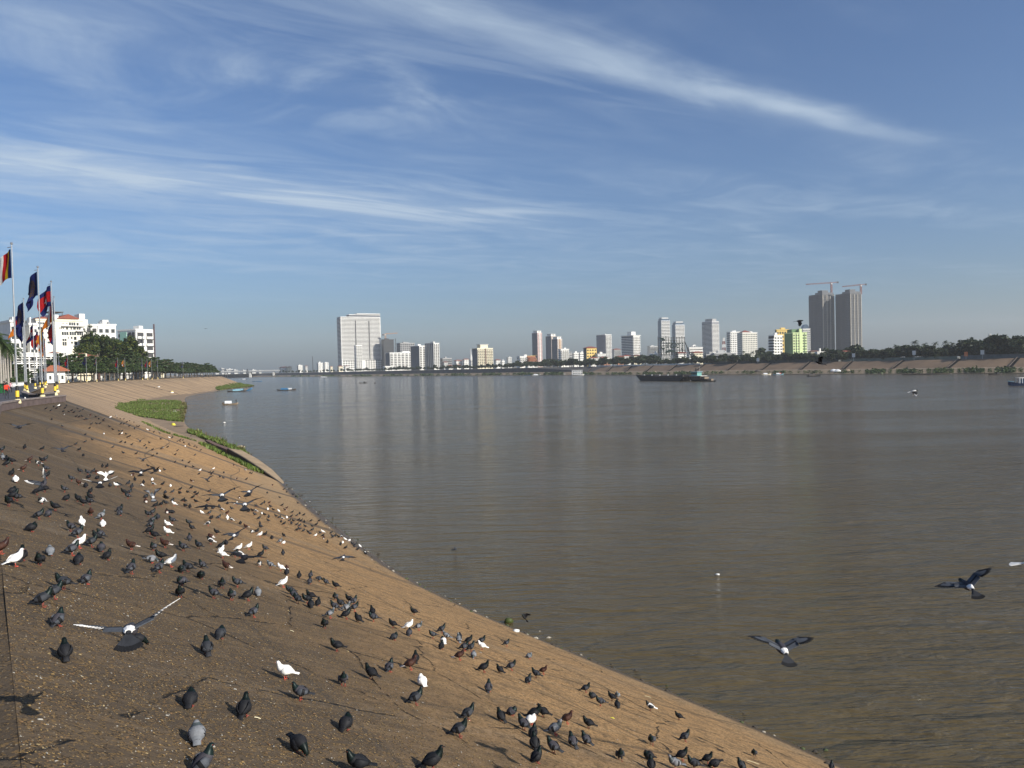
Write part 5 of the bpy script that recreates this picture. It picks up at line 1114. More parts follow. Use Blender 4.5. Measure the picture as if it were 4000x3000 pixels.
# the slab tower and its neighbours
t = fb('huge white slab tower with close balcony lines and long white podium', 1326, 1336, 1491, 1238, 150, name='apartment_tower', phi=18, wall=mat('slab_wall',(.62,.61,.59),.8,.1,.1), fl=40, n=(12,3), st=('band','band'), trim=WHITE, huts=0, b=30)
a, b, H = t['dims']
for f0, f1, z in ((.22,1.0,7),(.42,1.0,10)):
    q = MB(); q.box(a*f0,2+z*.2,H+.8,a*f1,24,H+z-1.4); q.build('penthouse', SHADE, t); q = MB(); q.box(a*f0-1,.5+z*.2,H+z-1.4,a*f1+1,26,H+z); q.build('roof_slab', WHITE, t)
for f in (.36,.70): q = MB(); q.box(a*f-1.2,-1.2,30,a*f+1.2,-1.1,H-8); q.build('recess_shade', VOID, t)  # dark strips stand for shaded recesses, set proud of the balconies
q = MB(); q.box(-2,-7,0,a*1.01,-1.3,28); q.build('podium_wall', WHITE, t)
ws = [(bxm('pod', (-2.2,-.15,-1.5,2.2,.1,1.5), VOID, 'window'), (a*(i+.5)/16,-7,5+5.2*j)) for j in range(5) for i in range(16) if not 5.6 < i < 8.4]; many('window', ws, t)
fb('slim white tower with glazed top standing before the big slab tower', 1386, 1392, 1416, 1350, 118, name='apartment_tower', phi=24, wall=WHITE, fl=16, n=(3,3), st=('balc','win'), trim=WHITE, huts=1)
fb('dark netted tower under construction right of the slab tower', 1492, 1502, 1541, 1327, 1950, phi=25, wall=NET, fl=22, n=(4,2), st=('dband','dband'), trim=NET, huts=2)
fb('bare grey concrete frame building rising behind the white apartments', 1552, 1566, 1622, 1341, 240, phi=30, wall=GREYW, fl=12, n=(7,3), st=('frame','frame'), trim=GREYW, huts=2)
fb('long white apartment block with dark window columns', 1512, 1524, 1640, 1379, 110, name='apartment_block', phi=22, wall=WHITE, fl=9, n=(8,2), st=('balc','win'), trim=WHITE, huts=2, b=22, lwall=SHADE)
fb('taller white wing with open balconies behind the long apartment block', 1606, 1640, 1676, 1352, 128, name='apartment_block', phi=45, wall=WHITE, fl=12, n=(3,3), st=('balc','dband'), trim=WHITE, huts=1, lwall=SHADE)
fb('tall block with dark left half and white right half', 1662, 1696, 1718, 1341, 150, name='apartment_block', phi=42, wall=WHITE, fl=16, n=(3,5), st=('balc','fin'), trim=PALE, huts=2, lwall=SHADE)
fb('small glass fronted building right of the white apartment group', 1720, 1730, 1766, 1401, 190, phi=25, wall=GREYW, fl=5, n=(6,2), st=('dband','dband'), huts=1)
fb('low white warehouse under the netted tower', 1500, 1504, 1534, 1432, 62, name='house', phi=15, wall=WHITE, fl=2, n=(4,1), st=('win',None), huts=0, b=14)
fb('cream apartment tower with dark stair strip and dark flank', 1846, 1866, 1927, 1362, 100, name='apartment_tower', phi=28, wall=CREAM, fl=11, n=(8,3), st=('balc','win'), trim=CREAM, huts=0, lwall=SHADE)
t = [o for o in COL.objects if o.get('label','').startswith('cream apartment tower')][0]; a, b, H = t['dims']
q = MB(); q.box(a*.48,-1.5,2,a*.54,-1.31,H); q.build('stair_strip', BRNT, t); q = MB(); q.box(a*.22,1,H-.1,a*.70,b*.7,H+6.5); q.build('penthouse', CREAM, t); q = MB(); q.box(a*.18,.5,H+6.5,a*.74,b*.75,H+7.2); q.build('roof_slab', PALE, t)
# low town between
lows = [(1090,1130,1436,60,'w','h'),(1118,1140,1434,75,'c','h'),(1160,1182,1428,70,'w','f'),(1190,1202,1430,80,'p','h'),(1238,1262,1419,90,'w','f'),(1264,1284,1418,95,'w','f'),(1288,1300,1432,70,'c','h'),(1318,1340,1431,58,'c','h'),(1345,1362,1430,60,'w','h'),(1730,1750,1415,110,'p','h'),(1775,1806,1409,120,'w','h'),(1808,1832,1404,130,'w','h'),(1838,1846,1408,120,'p','f'),(1932,1956,1407,90,'w','h'),(1958,1972,1412,100,'w','f'),(1980,2000,1398,300,'p','f'),(1748,1768,1428,55,'w','h'),(1780,1800,1426,58,'w','h'),
        (2237,2262,1381,100,'w','f'),(2222,2238,1384,110,'g','f'),(2262,2282,1380,130,'w','f'),(2300,2336,1399,75,'w','h'),(2342,2374,1397,70,'c','h'),(2350,2384,1412,58,'r','h'),(2408,2436,1393,80,'r','h'),(2430,2466,1391,88,'w','h'),(2700,2746,1378,85,'c','h'),(2640,2682,1380,95,'w','h'),(3157,3205,1374,80,'c','b'),(3184,3224,1378,70,'w','f'),(3284,3320,1374,65,'c','h'),(2750,2790,1388,70,'g','f'),(3120,3150,1392,60,'w','f')]
WD = {'w':(WHITE,'white'),'c':(CREAM,'cream'),'p':(PALE,'pale'),'g':(GREYW,'grey'),'r':(mat('rust_wall',(.40,.20,.13),.85,.2,.3),'rust coloured')}
LM = [(1110,'far left by the bridge'),(1250,'left of the slab tower'),(1410,'below the slab tower'),(1600,'below the white apartments'),(1780,'left of the cream tower'),(1890,'below the cream tower'),(1990,'right of the cream tower'),(2100,'below the lone pink tower'),(2200,'below the twin beige towers'),(2310,'by the yellow building'),(2400,'below the glass tower'),(2470,'below the banded hotel tower'),(2560,'left of the rooftop sign'),(2650,'below the rooftop sign'),(2780,'below the striped tower'),(2890,'below the white twin blocks'),(2985,'left of the lime building'),(3110,'below the lime building'),(3210,'below the left concrete tower'),(3320,'below the right concrete tower'),(3450,'right of the concrete towers'),(3600,'before the right hand palms'),(3760,'left of the tall dark grove'),(3930,'in the tall dark grove')]
def lm(x): return min(LM, key=lambda q: abs(q[0]-x))[1]
li_ = []
for x0, x1, yt_, d, wc, rf in lows:
    m, wd = WD[wc]; Yd_ = place_Y(x0, d); fl_ = max(1, round((atd(x0,yt_,Yd_).z-9)/3.6))
    e = building('house', 'x', x0, x0+(x1-x0)*.25, x1, yt_, Yd_, 30, m, fl_, (max(2,int((x1-x0)/7)),2), ('win','win'), roof='flat' if rf == 'f' else 'hip', rm=BRNT if rf == 'b' else REDT, huts=1, cat='house', top=.4)
    li_.append((e, x0, f"{'flat roofed' if rf == 'f' else 'brown roofed' if rf == 'b' else 'red roofed'} {wd} house {lm(x0)}"))
ordlabels(li_)
# middle group
e = fb('temple like hall with tiered red brown roof and golden edges', 2057, 2062, 2100, 1412, 95, name='pavilion', phi=12, wall=WHITE, fl=1, n=(6,1), st=('win',None), roof=None, b=18, top=.3)
a, b, H = e['dims']
for k, (s, z, h_) in enumerate(((0,0,3.4),(.12,2.6,3.2),(.24,5.0,3.0))): hip(e, a*s*.6, b*s, a*(1-s*.6), b*(1-s), H+z, h_, mat('temple_tiles',(.26,.10,.05),.8,.3,1), gable=True, over=1.2); q = MB(); q.box(a*s*.6-1.2,b*.5-.2,H+z+h_-.1,a*(1-s*.6)+1.2,b*.5+.2,H+z+h_+.5); q.build('gilded_ridge', YELW, e)
for f in (-.02,.5,1.02): q = MB(); q.tube([(a*f,b*.5,H+8),(a*f,b*.5,H+10.5)], [.3,.05], 6); q.build('finial', YELW, e)
fb('white three storey house left of the red brown tiered roof', 2020, 2032, 2074, 1394, 105, name='house', phi=25, wall=WHITE, fl=4, n=(5,2), st=('balc','win'), huts=2)
for lab, xl, xc, xr, yt_, d, wall_, hts in (('lone tall pinkish beige tower with dark left flank', 2081, 2102, 2120, 1301, 1800, PINKT, 2),('left one of two close beige towers with dark flank', 2134, 2156, 2176, 1314, 1740, BEIGE, 2),('right one of two close beige towers with orange brown strip', 2157, 2180, 2198, 1325, 1650, BEIGE, 2)):
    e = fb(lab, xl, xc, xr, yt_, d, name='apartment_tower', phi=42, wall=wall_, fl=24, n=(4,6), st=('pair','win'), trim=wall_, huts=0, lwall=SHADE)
    a, b, H = e['dims']
    for f in (.08,.56): q = MB(); q.box(a*f,b*.1,H-.1,a*(f+.36),b*.8,H+5); q.build('roof_hut', WHITE, e); q = MB(); q.box(a*f-1,b*.05,H+5,a*(f+.4),b*.85,H+6); q.build('roof_slab', PALE, e)
    q = MB(); q.box(a*.42,-.55,3,a*.58,-.36,H); q.build('pale_strip' if 'orange' not in lab else 'tan_strip', WHITE if 'orange' not in lab else TANB, e)
fb('white eight storey building with terraces right of the beige towers', 2182, 2192, 2224, 1366, 80, phi=25, wall=WHITE, fl=7, n=(4,2), st=('balc','win'), huts=1)
fb('yellow building with red roof and dark left flank', 2281, 2293, 2332, 1360, 85, phi=26, wall=YELW, fl=5, n=(4,3), st=('win','win'), trim=YELW, roof='hip', lwall=SHADE)
e = fb('glass tower with blue left face and white right edge', 2332, 2368, 2391, 1308, 1800, name='office_tower', phi=48, wall=PALE, fl=22, n=(4,8), st=('balc','dband'), trim=WHITE, huts=1, lwall=BLUEG)
fb('white hall with arched openings at the foot of the glass tower', 2332, 2336, 2368, 1385, 92, name='house', phi=14, wall=WHITE, fl=3, n=(7,1), st=('pair',None), huts=2, b=16)
fb('grey white block with red top between glass tower and banded tower', 2392, 2400, 2426, 1366, 1300, phi=25, wall=PALE, fl=10, n=(6,2), st=('fin','win'), roof='hip', trim=PALE)
e = fb('hotel tower with dark banded left face and white right face', 2430, 2476, 2502, 1313, 1500, name='hotel_tower', phi=50, wall=WHITE, fl=16, n=(5,6), st=('balc','band'), trim=WHITE, huts=0, lwall=SHADE)
a, b, H = e['dims']; q = MB(); q.box(-1.5,-1.5,H+1.1,a+1.5,b+1.5,H+2); q.build('roof_slab', WHITE, e); q = MB(); q.box(a*.1,b*.2,H+2,a*.7,b*.55,H+9); q.build('roof_hut', WHITE, e)
fb('white house with dark roof gable at the foot of the banded tower', 2468, 2478, 2506, 1390, 75, name='house', phi=28, wall=CREAM, fl=3, n=(3,2), st=('pair','win'), roof='hip', rm=BRNT)
fb('pale ribbed mid rise behind the trees left of the rooftop sign', 2536, 2541, 2572, 1354, 1500, phi=16, wall=PALE, fl=10, n=(9,1), st=('fin',None), trim=PALE, huts=1, b=20)
fb('white house in front of the rooftop sign left leg', 2541, 2553, 2580, 1385, 78, name='house', phi=28, wall=WHITE, fl=3, n=(3,2), st=('win','win'), huts=1)
for lab, xl, xc, xr, yt_, d in (('taller left one of the twin blue grey towers behind the rooftop sign', 2573, 2586, 2620, 1252, 1750),('shorter right one of the twin blue grey towers behind the rooftop sign', 2628, 2641, 2677, 1268, 1700)):
    e = fb(lab, xl, xc, xr, yt_, d, name='office_tower', phi=26, wall=mat('tower_bluegrey',(.60,.63,.66),.5,.15,.1), fl=28, n=(6,3), st=('band','dband'), trim=WHITE, huts=0, lwall=BLUEG, roof=None)
    a, b, H = e['dims']
    for s, z, m in ((.05,4,BLUEG),(.12,7,PALE)): q = MB(); q.box(a*s,b*s,H-.1,a*(1-s),b*(1-s),H+z); q.build('stepped_top', m, e)
# the rooftop sign
Ys = place_Y(2625, 92); P0 = atd(2573, 1440, Ys); P1 = atd(2677, 1440, Ys)
def sz_(y): return atd(2625, y, Ys).z
e = empty('rooftop_sign', (P0.x, Ys, 9)); tag(e, 'huge dark green brand sign on a steel scaffold before the twin towers', 'sign')
Ws = P1.x-P0.x; z_b, z_t = sz_(1369)-9, sz_(1320)-9; fr = MB()
for i in range(11): fr.bar((Ws*i/10,.9,0),(Ws*i/10,.9,z_t+ (1 if i % 3 else 2)), .55)
for j in range(6): z = z_b+(z_t-z_b)*j/5; fr.bar((0,.9,z),(Ws,.9,z), .36)
for j in range(2): z = z_b*(j+.6)/2.2; fr.bar((0,.9,z),(Ws,.9,z), .36)
for i in range(0,11,1): fr.bar((Ws*i/10,.9,z_b+(z_t-z_b)*.3),(Ws*i/10+5.5,16,0), .36)
for i in range(10): fr.bar((Ws*i/10,.9,z_b*(i%2)),(Ws*(i+1)/10,.9,z_b*((i+1)%2)), .24)
fr.bar((Ws,.9,z_t*.86),(Ws+13,14,1.5), .7); fr.bar((Ws*.9,.9,z_t*.55),(Ws+6,14,1), .5)
fr.build('scaffold', mat('scaffold_steel',(.028,.032,.032),.7,.3,1), e)
SG = mat('sign_green',(.008,.022,.016),.5,.2,1)
cu = bpy.data.curves.new('t','FONT'); cu.extrude = .35; cu.offset = .035; cu.shear = .12
x_ = Ws*.10
for i, (ch, wd) in enumerate(zip('Carlsberg', (1.75,1.0,.78,.55,.86,1.0,1.0,.80,1.0))):
    cu.body = ch; cu.size = (z_t-z_b)*(1.22 if i == 0 else .92); to = bpy.data.objects.new('t', cu); COL.objects.link(to)
    me = bpy.data.meshes.new_from_object(to.evaluated_get(bpy.context.evaluated_depsgraph_get())); bpy.data.objects.remove(to)
    me.transform(Matrix.Rotation(PI/2, 4, 'X')); xs_ = [v.co.x for v in me.vertices]; wdt = max(xs_)-min(xs_); tgt = Ws*.86*wd/8.74*.94
    me.transform(Matrix.Translation((-min(xs_),0,0))); me.transform(Matrix.Diagonal((tgt/wdt,1,1,1)))
    me.materials.clear(); me.materials.append(SG); me.name = 'letter'
    o = link('letter', me, e); o.location = (x_,.25,z_b+(z_t-z_b)*(.10 if i == 0 else .20)); x_ += Ws*.86*wd/8.74
bpy.data.curves.remove(cu)
sw = MB(); n_ = 18
up = [(Ws*(.26+.44*t), z_b+(z_t-z_b)*(-.10+.17*math.sin(PI*min(1,t*1.15))**.8)) for t in [k/n_ for k in range(n_+1)]]; dn = [(x, z_b-(z_t-z_b)*(.22-.10*math.sin(PI*k/n_))+ (z_t-z_b)*.0) for k, (x, z) in enumerate(up)]
sw.loft([[(x,.1,z2),(x,.6,z2),(x,.6,z1),(x,.1,z1)] for (x,z1),(x2,z2) in zip(up,dn)]); sw.build('leaf_swoosh', SG, e)
lf = MB(); lf.loft([[(Ws*.04+Ws*.18*t,.1,z_b+(z_t-z_b)*(1.02-.12*t)-w_),(Ws*.04+Ws*.18*t,.6,z_b+(z_t-z_b)*(1.02-.12*t)-w_),(Ws*.04+Ws*.18*t,.6,z_b+(z_t-z_b)*(1.02-.02*t)+w_*.4),(Ws*.04+Ws*.18*t,.1,z_b+(z_t-z_b)*(1.02-.02*t)+w_*.4)] for t, w_ in ((0,.05),(.3,1.2),(.7,1.4),(1,.2))]); lf.build('hop_leaf', SG, e)
fb('low white building with balcony rows right of the rooftop sign', 2684, 2694, 2746, 1360, 120, phi=22, wall=WHITE, fl=5, n=(8,2), st=('band','win'), trim=WHITE, huts=2, tank=3)
e = fb('tall grey tower with close white floor lines', 2745, 2784, 2811, 1256, 1850, name='office_tower', phi=46, wall=mat('striped_wall',(.26,.265,.28),.6,.2,.1), fl=30, n=(6,6), st=('band','band'), trim=WHITE, huts=0, top=5)
a, b, H = e['dims']; q = MB(); q.box(a*.2,b*.1,H,a*.8,b*.8,H+7); q.build('penthouse', GREYW, e)
fb('long low grey building below the striped tower', 2786, 2792, 2876, 1383, 75, name='hall', phi=12, wall=GREYW, fl=2, n=(8,1), st=('dband',None), huts=1, b=16, trim=PALE)
fb('left one of two white apartment blocks with balcony columns', 2841, 2856, 2892, 1298, 1350, name='apartment_block', phi=30, wall=WHITE, fl=13, n=(5,3), st=('win','balc'), trim=WHITE, huts=2)
fb('right one of two white apartment blocks with red roof cap', 2882, 2902, 2960, 1301, 1250, name='apartment_block', phi=28, wall=mat('ivory_render',(.70,.68,.60),.85,.1,.2), fl=13, n=(9,4), st=('win','win'), trim=WHITE, huts=2, roof='flat')
e = [o for o in COL.objects if o.get('label','').startswith('right one of two white')][0]; a, b, H = e['dims']; hip(e, a*.05, b*.1, a*.6, b*.8, H+1.0, 3.5, REDT)
e = fb('black and white stepped building with planted roof', 3004, 3026, 3058, 1312, 900, phi=40, wall=WHITE, fl=8, n=(3,3), st=('win','band'), trim=WHITE, huts=1, lwall=mat('black_panel',(.03,.03,.034),.6,.2,.4))
fb('yellow topped building behind the lime one', 3030, 3036, 3084, 1290, 960, phi=24, wall=YELW, fl=7, n=(5,2), st=('win','win'), trim=YELW, huts=2, lwall=SHADE)
e = fb('lime green apartment building with darker green left face', 3066, 3099, 3154, 1302, 900, name='apartment_block', phi=34, wall=GRN, fl=9, n=(6,4), st=('win','win'), trim=GRN, huts=0, lwall=DKGRN)
a, b, H = e['dims']; q = MB(); q.box(a*.02,b*.15,H-.1,a*.48,b*.7,H+4.8); q.build('roof_hall', DKGRN, e); q = MB(); q.box(a*.44,-.6,2,a*.62,b*.15,H+5.2); q.build('stair_tower', GRN, e)
for f in (.22,.80): q = MB(); q.box(a*f,-.45,2,a*(f+.03),-.07,H); q.build('rib', DKGRN, e)
e = fb('white round topped block between the lime building and the concrete towers', 3126, 3138, 3167, 1286, 1400, name='apartment_block', phi=22, wall=WHITE, fl=15, n=(5,2), st=('balc','win'), trim=WHITE, huts=0)
a, b, H = e['dims']; q = MB(); q.loft([[(a*.1+a*.4*(1-math.cos(PI*k/10)),y_,H+.9+8*math.sin(PI*k/10)) for k in range(11)] for y_ in (1,b*.8)]); q.build('domed_roof', BLUEG, e)
PIL = mat('pale_pilaster',(.30,.28,.24),.9,.2,.2)
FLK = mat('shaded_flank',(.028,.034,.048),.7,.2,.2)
CW = mat('raw_concrete',(.122,.126,.133),.9,.18,.15)
for lab, xl, xc, xr, yt_, d in (('left one of the twin unfinished concrete towers under cranes', 3164, 3216, 3262, 1150, 1650),('right one of the twin unfinished concrete towers under cranes', 3268, 3324, 3368, 1146, 1620)):
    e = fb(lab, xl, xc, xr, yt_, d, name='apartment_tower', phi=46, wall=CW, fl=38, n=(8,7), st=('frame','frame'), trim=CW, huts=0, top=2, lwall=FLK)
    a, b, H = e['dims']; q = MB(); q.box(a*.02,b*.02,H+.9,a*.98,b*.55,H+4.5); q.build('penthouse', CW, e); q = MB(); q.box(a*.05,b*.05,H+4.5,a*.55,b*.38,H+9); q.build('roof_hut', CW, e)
    for f0, f1 in ((.36,.56),(.68,1.0)): q = MB(); q.box(-.9,b*f0,3,-.72,b*f1,H-3); q.build('recess_shade', FLK, e)  # dark panels paint the shade of recesses; nothing is cut back
    for f in (.0,.33,.62,.93): q = MB(); q.box(a*f,-1.0,3,a*(f+.06),-.72,H-1); q.build('pilaster', PIL, e)
def crane(label, xm, yb, yt_, xj, yj, xc, yc, Y, m):
    b0 = atd(xm, yb, Y); e = empty('tower_crane', b0); tag(e, label, 'crane', 'tower cranes'); h = atd(xm, yt_, Y).z-b0.z; q = MB(); s = 1.3
    for sx in (-s, s):
        for sy in (-s, s): q.bar((sx,sy,0),(sx,sy,h), .75)
    for k in range(int(h/2.2)): z = k*2.2; q.bar((-s,-s,z),(s,-s,z+2.2),.45); q.bar((s,s,z),(-s,s,z+2.2),.45); q.bar((-s,s,z),(-s,-s,z+2.2),.45)
    q.build('mast', m, e)
    J = atd(xj, yj, Y)-b0; C_ = atd(xc, yc, Y)-b0; q = MB(); T = Vector((0,0,h)); n_ = 16
    for o_ in (Vector((0,0,2.2)), Vector((0,-1.1,0)), Vector((0,1.1,0))): q.bar(T+o_, J+o_*.5, .62)
    for k in range(n_):
        p, r_ = T+(J-T)*(k/n_), T+(J-T)*((k+1)/n_); q.bar(p+Vector((0,-1.1,0)), r_+Vector((0,0,2)), .4); q.bar(p+Vector((0,0,2)), r_+Vector((0,1.1,0)), .4)
    q.build('jib', m, e); q = MB(); q.bar(T+Vector((0,0,.4)), C_+Vector((0,0,.4)), 1.6, 1.4); q.build('counter_jib', m, e)
    q = MB(); c = C_; q.box(c.x-1.7,c.y-1.2,c.z-2.4,c.x+1.7,c.y+1.2,c.z+1.2); q.build('counterweight', DGREY, e)
    q = MB(); q.box(-1.3,-2.2,h-2.6,1.3,-.9,h-.3); q.build('cab', WHITE, e)
CR = mat('crane_red',(.24,.10,.085),.6,.2,1); CO = mat('crane_orange',(.45,.26,.15),.6,.2,1)
Yc = 1672
crane('larger red tower crane on the left concrete tower', 3248, 1150, 1106, 3148, 1112, 3272, 1102, Yc, CR)
crane('smaller red tower crane on the right concrete tower', 3363, 1150, 1114, 3290, 1121, 3382, 1110, 1642, CR)
crane('faint orange tower crane above the dark netted tower', 1506, 1330, 1306, 1553, 1302, 1496, 1307, 1970, CO)
def lattice(name, label, x, yt_, d, w_, mats, cat='mast'):
    Y = place_Y(x, d); p = fpt(x, d); h = atd(x, yt_, Y).z-9; e = empty(name, (p.x,p.y,9)); tag(e, label, cat); n_ = 8
    for k in range(n_):
        q = MB(); z0, z1 = h*k/n_, h*(k+1)/n_; s0, s1 = w_*(1-.75*k/n_), w_*(1-.75*(k+1)/n_)
        for sx in (-1,1):
            for sy in (-1,1): q.bar((sx*s0,sy*s0,z0),(sx*s1,sy*s1,z1), .38)
        q.bar((-s0,-s0,z0),(s1,-s1,z1),.26); q.bar((s0,-s0,z0),(-s1,-s1,z1),.26); q.bar((-s1,-s1,z1),(s1,-s1,z1),.26)
        q.build('mast_section', mats[k%len(mats)], e)
lattice('lattice_mast', 'red and white lattice mast between the striped tower and the white blocks', 2829, 1320, 130, 2.6, (CR,WHITE))
lattice('lattice_mast', 'thin grey lattice mast right of the netted tower', 1548, 1322, 230, 1.8, (DGREY,))
lattice('lattice_mast', 'pale telecom mast rising above the trees at far right', 3868, 1304, 110, 1.6, (PALE,))
lattice('lattice_mast', 'faint thin mast in the low town left of the slab tower', 1222, 1392, 160, 1.6, (DGREY,))
lattice('lattice_mast', 'faint thin mast far behind the bridge', 966, 1424, 700, 2.0, (DGREY,))
e = fb('pale pointed spire left of the cream tower', 1833, 1838, 1848, 1405, 260, name='stupa', phi=20, wall=PALE, fl=1, n=(1,1), st=(None,None), roof=None, b=8)
a, b, H = e['dims']; q = MB(); q.tube([(a/2,4,H),(a/2,4,H+6),(a/2,4,H+12),(a/2,4,H+24)], [4,2.6,1.2,.1], 10); q.build('spire', PALE, e)

# trees along the far bank
fv = [tree('bank_tree', 90+i, 10.5, 5.2, 1000, .80, 'low', LEAFF, .24) for i in range(5)]
fpalm = palm('tall_palm', 77, 14.0, LEAFF, 20, 3.4); gt = random.Random(33); tl_items.clear(); i = 0; x = 1094.0
def hmul(x): return .62 if x < 1500 else .72 if x < 2000 else 1.0 if x < 2560 else .82 if x < 3200 else 1.0 if x < 3750 else 1.32
while x < 4030:
    d = gt.choice((46,50,56,64,74)) if x > 1900 else gt.choice((36,42,50,60)); p = fpt(x, d); s = hmul(x)*gt.uniform(.72,1.22)
    if x > 3290: d = gt.choice((50,56,62,72)); p = fpt(x, d)
    plant(fv[i%5], p, s, gt.uniform(0,6), 'dark tree on the far bank '+lm(x), 'tree', 'trees on the far bank', s*gt.uniform(.85,1.1)); i += 1
    x += gt.uniform(8,16)*(1 if x < 2400 else 1.1)
for x_, d, s in ((3838,95,1.6),(3880,100,1.75),(3920,92,1.6),(3965,96,1.7),(3790,90,1.5),(4010,95,1.75),(2985,100,1.75),(2975,85,1.2),(3100,56,.9),(3110,50,1.0),(3345,100,1.7),(3330,95,1.4),(3228,110,1.5),(2150,110,1.5),(2180,95,1.4),(2210,90,1.3),(2125,85,1.4),(2350,80,1.3),(2520,120,1.5)):
    p = fpt(x_, d); plant(fv[i%5], p, s, i, 'big rounded tree on the far bank '+lm(x_), 'tree', 'trees on the far bank', s*.86); i += 1
for x_, d, s in ((3574,66,1.0),(3612,72,.86),(3655,78,.9),(3695,80,.95),(3540,74,.8),(3722,84,.86),(3755,80,.8),(3500,82,.85),(2905,62,.8),(2940,60,.75),(2960,66,.8)):
    p = fpt(x_, d); plant(fpalm, p, s, i*.7, 'palm on the far bank '+lm(x_), 'palm tree', 'palms on the far bank'); i += 1
ordlabels(tl_items)
# stairs down the far slope, kerb wall, bank scrub
st_items = []
STA = mat('stair_shade',(.035,.027,.022),.9,.3,.5)  # shadow side of the flights is put into the steps' colour
for xt, xb in ((3534,3490),(3752,3707),(3982,3948),(3332,3298),(3166,3131),(3015,2977),(2878,2843),(2756,2720),(2647,2615),(2555,2527),(2472,2448),(2396,2374),(2318,2300)):
    A = fpt(xt, 41.5).to_3d(); B_ = fpt(xb, 24.6).to_3d(); A.z, B_.z = 9.0, 3.3; d = B_-A; n_ = 14; s = Vector((d.y,-d.x,0)).normalized(); e = empty('stairway', (A.x,A.y,9)); q = MB()
    for k in range(n_):
        p, r_ = d*(k/n_), d*((k+1)/n_); q.loft([[tuple(p-s*.9+Vector((0,0,-.5))),tuple(p+s*.9+Vector((0,0,-.5))),tuple(p+s*.9+Vector((0,0,.16))),tuple(p-s*.9+Vector((0,0,.16)))],[tuple(r_-s*.9+Vector((0,0,-.3))),tuple(r_+s*.9+Vector((0,0,-.3))),tuple(r_+s*.9+Vector((0,0,.55))),tuple(r_-s*.9+Vector((0,0,.55)))]])
    q.build('steps', STA, e); q = MB(); q.bar(s*1.15+Vector((0,0,.3)), d+s*1.15+Vector((0,0,.3)), .35, .9); q.build('side_wall', mat('stair_wall',(.11,.085,.065),.9,.3,.5), e)
    tag(e, None, 'stairs', 'stairways on the far embankment'); st_items.append((e, xt, 'dark stairway down the far slope '+lm(xt)))
ordlabels(st_items)
for x0, x1, d, h_, lab, mm in ((3290,3740,47,2.2,'pale concrete fence under the trees at right',mat('mossy_fence',(.17,.19,.15),.9,.3,.3)),(3755,4060,47,2.8,'grey fence under the tall dark grove',mat('grey_fence',(.15,.16,.16),.9,.3,.3)),(2330,2760,46,1.3,'white low fence along the far promenade',WHITE),(2780,3290,47,2.4,'dark hoarding along the far promenade below the white blocks',mat('dark_hoarding',(.05,.055,.05),.8,.3,.5))):
    pts = [fpt(x, d) for x in range(x0, x1+1, 45)]; wall_run('fence', lab, [(p.x,p.y) for p in pts], 8.9, 9+h_, .3, mm, mm)['category'] = 'fence'
def scrub(label, x0, x1, n, d0, d1, hgt):
    g = random.Random(x0); m = MB()
    for i in range(n):
        x = g.uniform(x0, x1); d = g.uniform(d0, d1); p = fpt(x, d); z = .35+d*.12; k = hgt*g.uniform(.4,1.2)*(.6+.4*math.sin(x*.05)+.3*math.sin(x*.21))
        if k < .15: continue
        for s in range(4):
            c = Vector((p.x+g.gauss(0,k*.6),p.y+g.gauss(0,k*.6),z+abs(g.gauss(0,k*.5)))); u = Vector((g.gauss(0,1),g.gauss(0,1),g.gauss(0,.8))).normalized()*k*.7; v_ = u.cross(Vector((g.gauss(0,1),g.gauss(0,1),g.gauss(0,1)))).normalized()*k*.45
            m.add([c-u,c+v_,c+u,c-v_],[(0,1,2,3)],g.choice((0,1,1,2)))
    tag(m.build('bank_scrub', [LEAFF[0], leaf('scrub_mid',(.045,.075,.020)), leaf('scrub_light',(.075,.105,.030))]), label, 'scrub', kind='stuff')
scrub('green scrub along the far waterline on the right', 3380, 4040, 2600, 1, 20, 1.05)
scrub('green scrub along the far waterline behind the barge', 2260, 2760, 1500, 1, 14, 1.2)
scrub('low green scrub along the far waterline on the left', 1060, 2200, 3200, 0, 16, 1.5)
scrub('patchy scrub along the far waterline below the white blocks', 2760, 3400, 900, 2, 18, .9)
# bridge
Yb = 1950; A = atd(600, 1452, Yb); B_ = atd(1092, 1449, Yb+40); A.z = 14.6; B_.z = 15.0; e = empty('road_bridge', (A.x,A.y,0)); tag(e, 'long pale grey concrete road bridge crossing the river in the haze', 'bridge'); d = B_-A; o_ = Vector((0,0,A.z)); q = MB(); q.bar(o_, o_+d, 12, 2.4); q.build('deck', mat('bridge_grey',(.24,.25,.26),.85,.1,.1), e)
q = MB(); n_ = Vector((d.y,-d.x,0)).normalized()*6.1; q.bar(o_+n_+Vector((0,0,1.9)), o_+n_+d+Vector((0,0,1.9)), .3, 1.0); q.bar(o_-n_+Vector((0,0,1.9)), o_-n_+d+Vector((0,0,1.9)), .3, 1.0); q.build('railing', PALE, e)
for px in (690,780,872,962,1052):
    t = (atd(px,1460,Yb).x-A.x)/d.x; c = d*t; q = MB(); q.box(c.x-2.2,c.y-4,-2,c.x+2.2,c.y+4,13.4); q.build('pier', PALE, e)
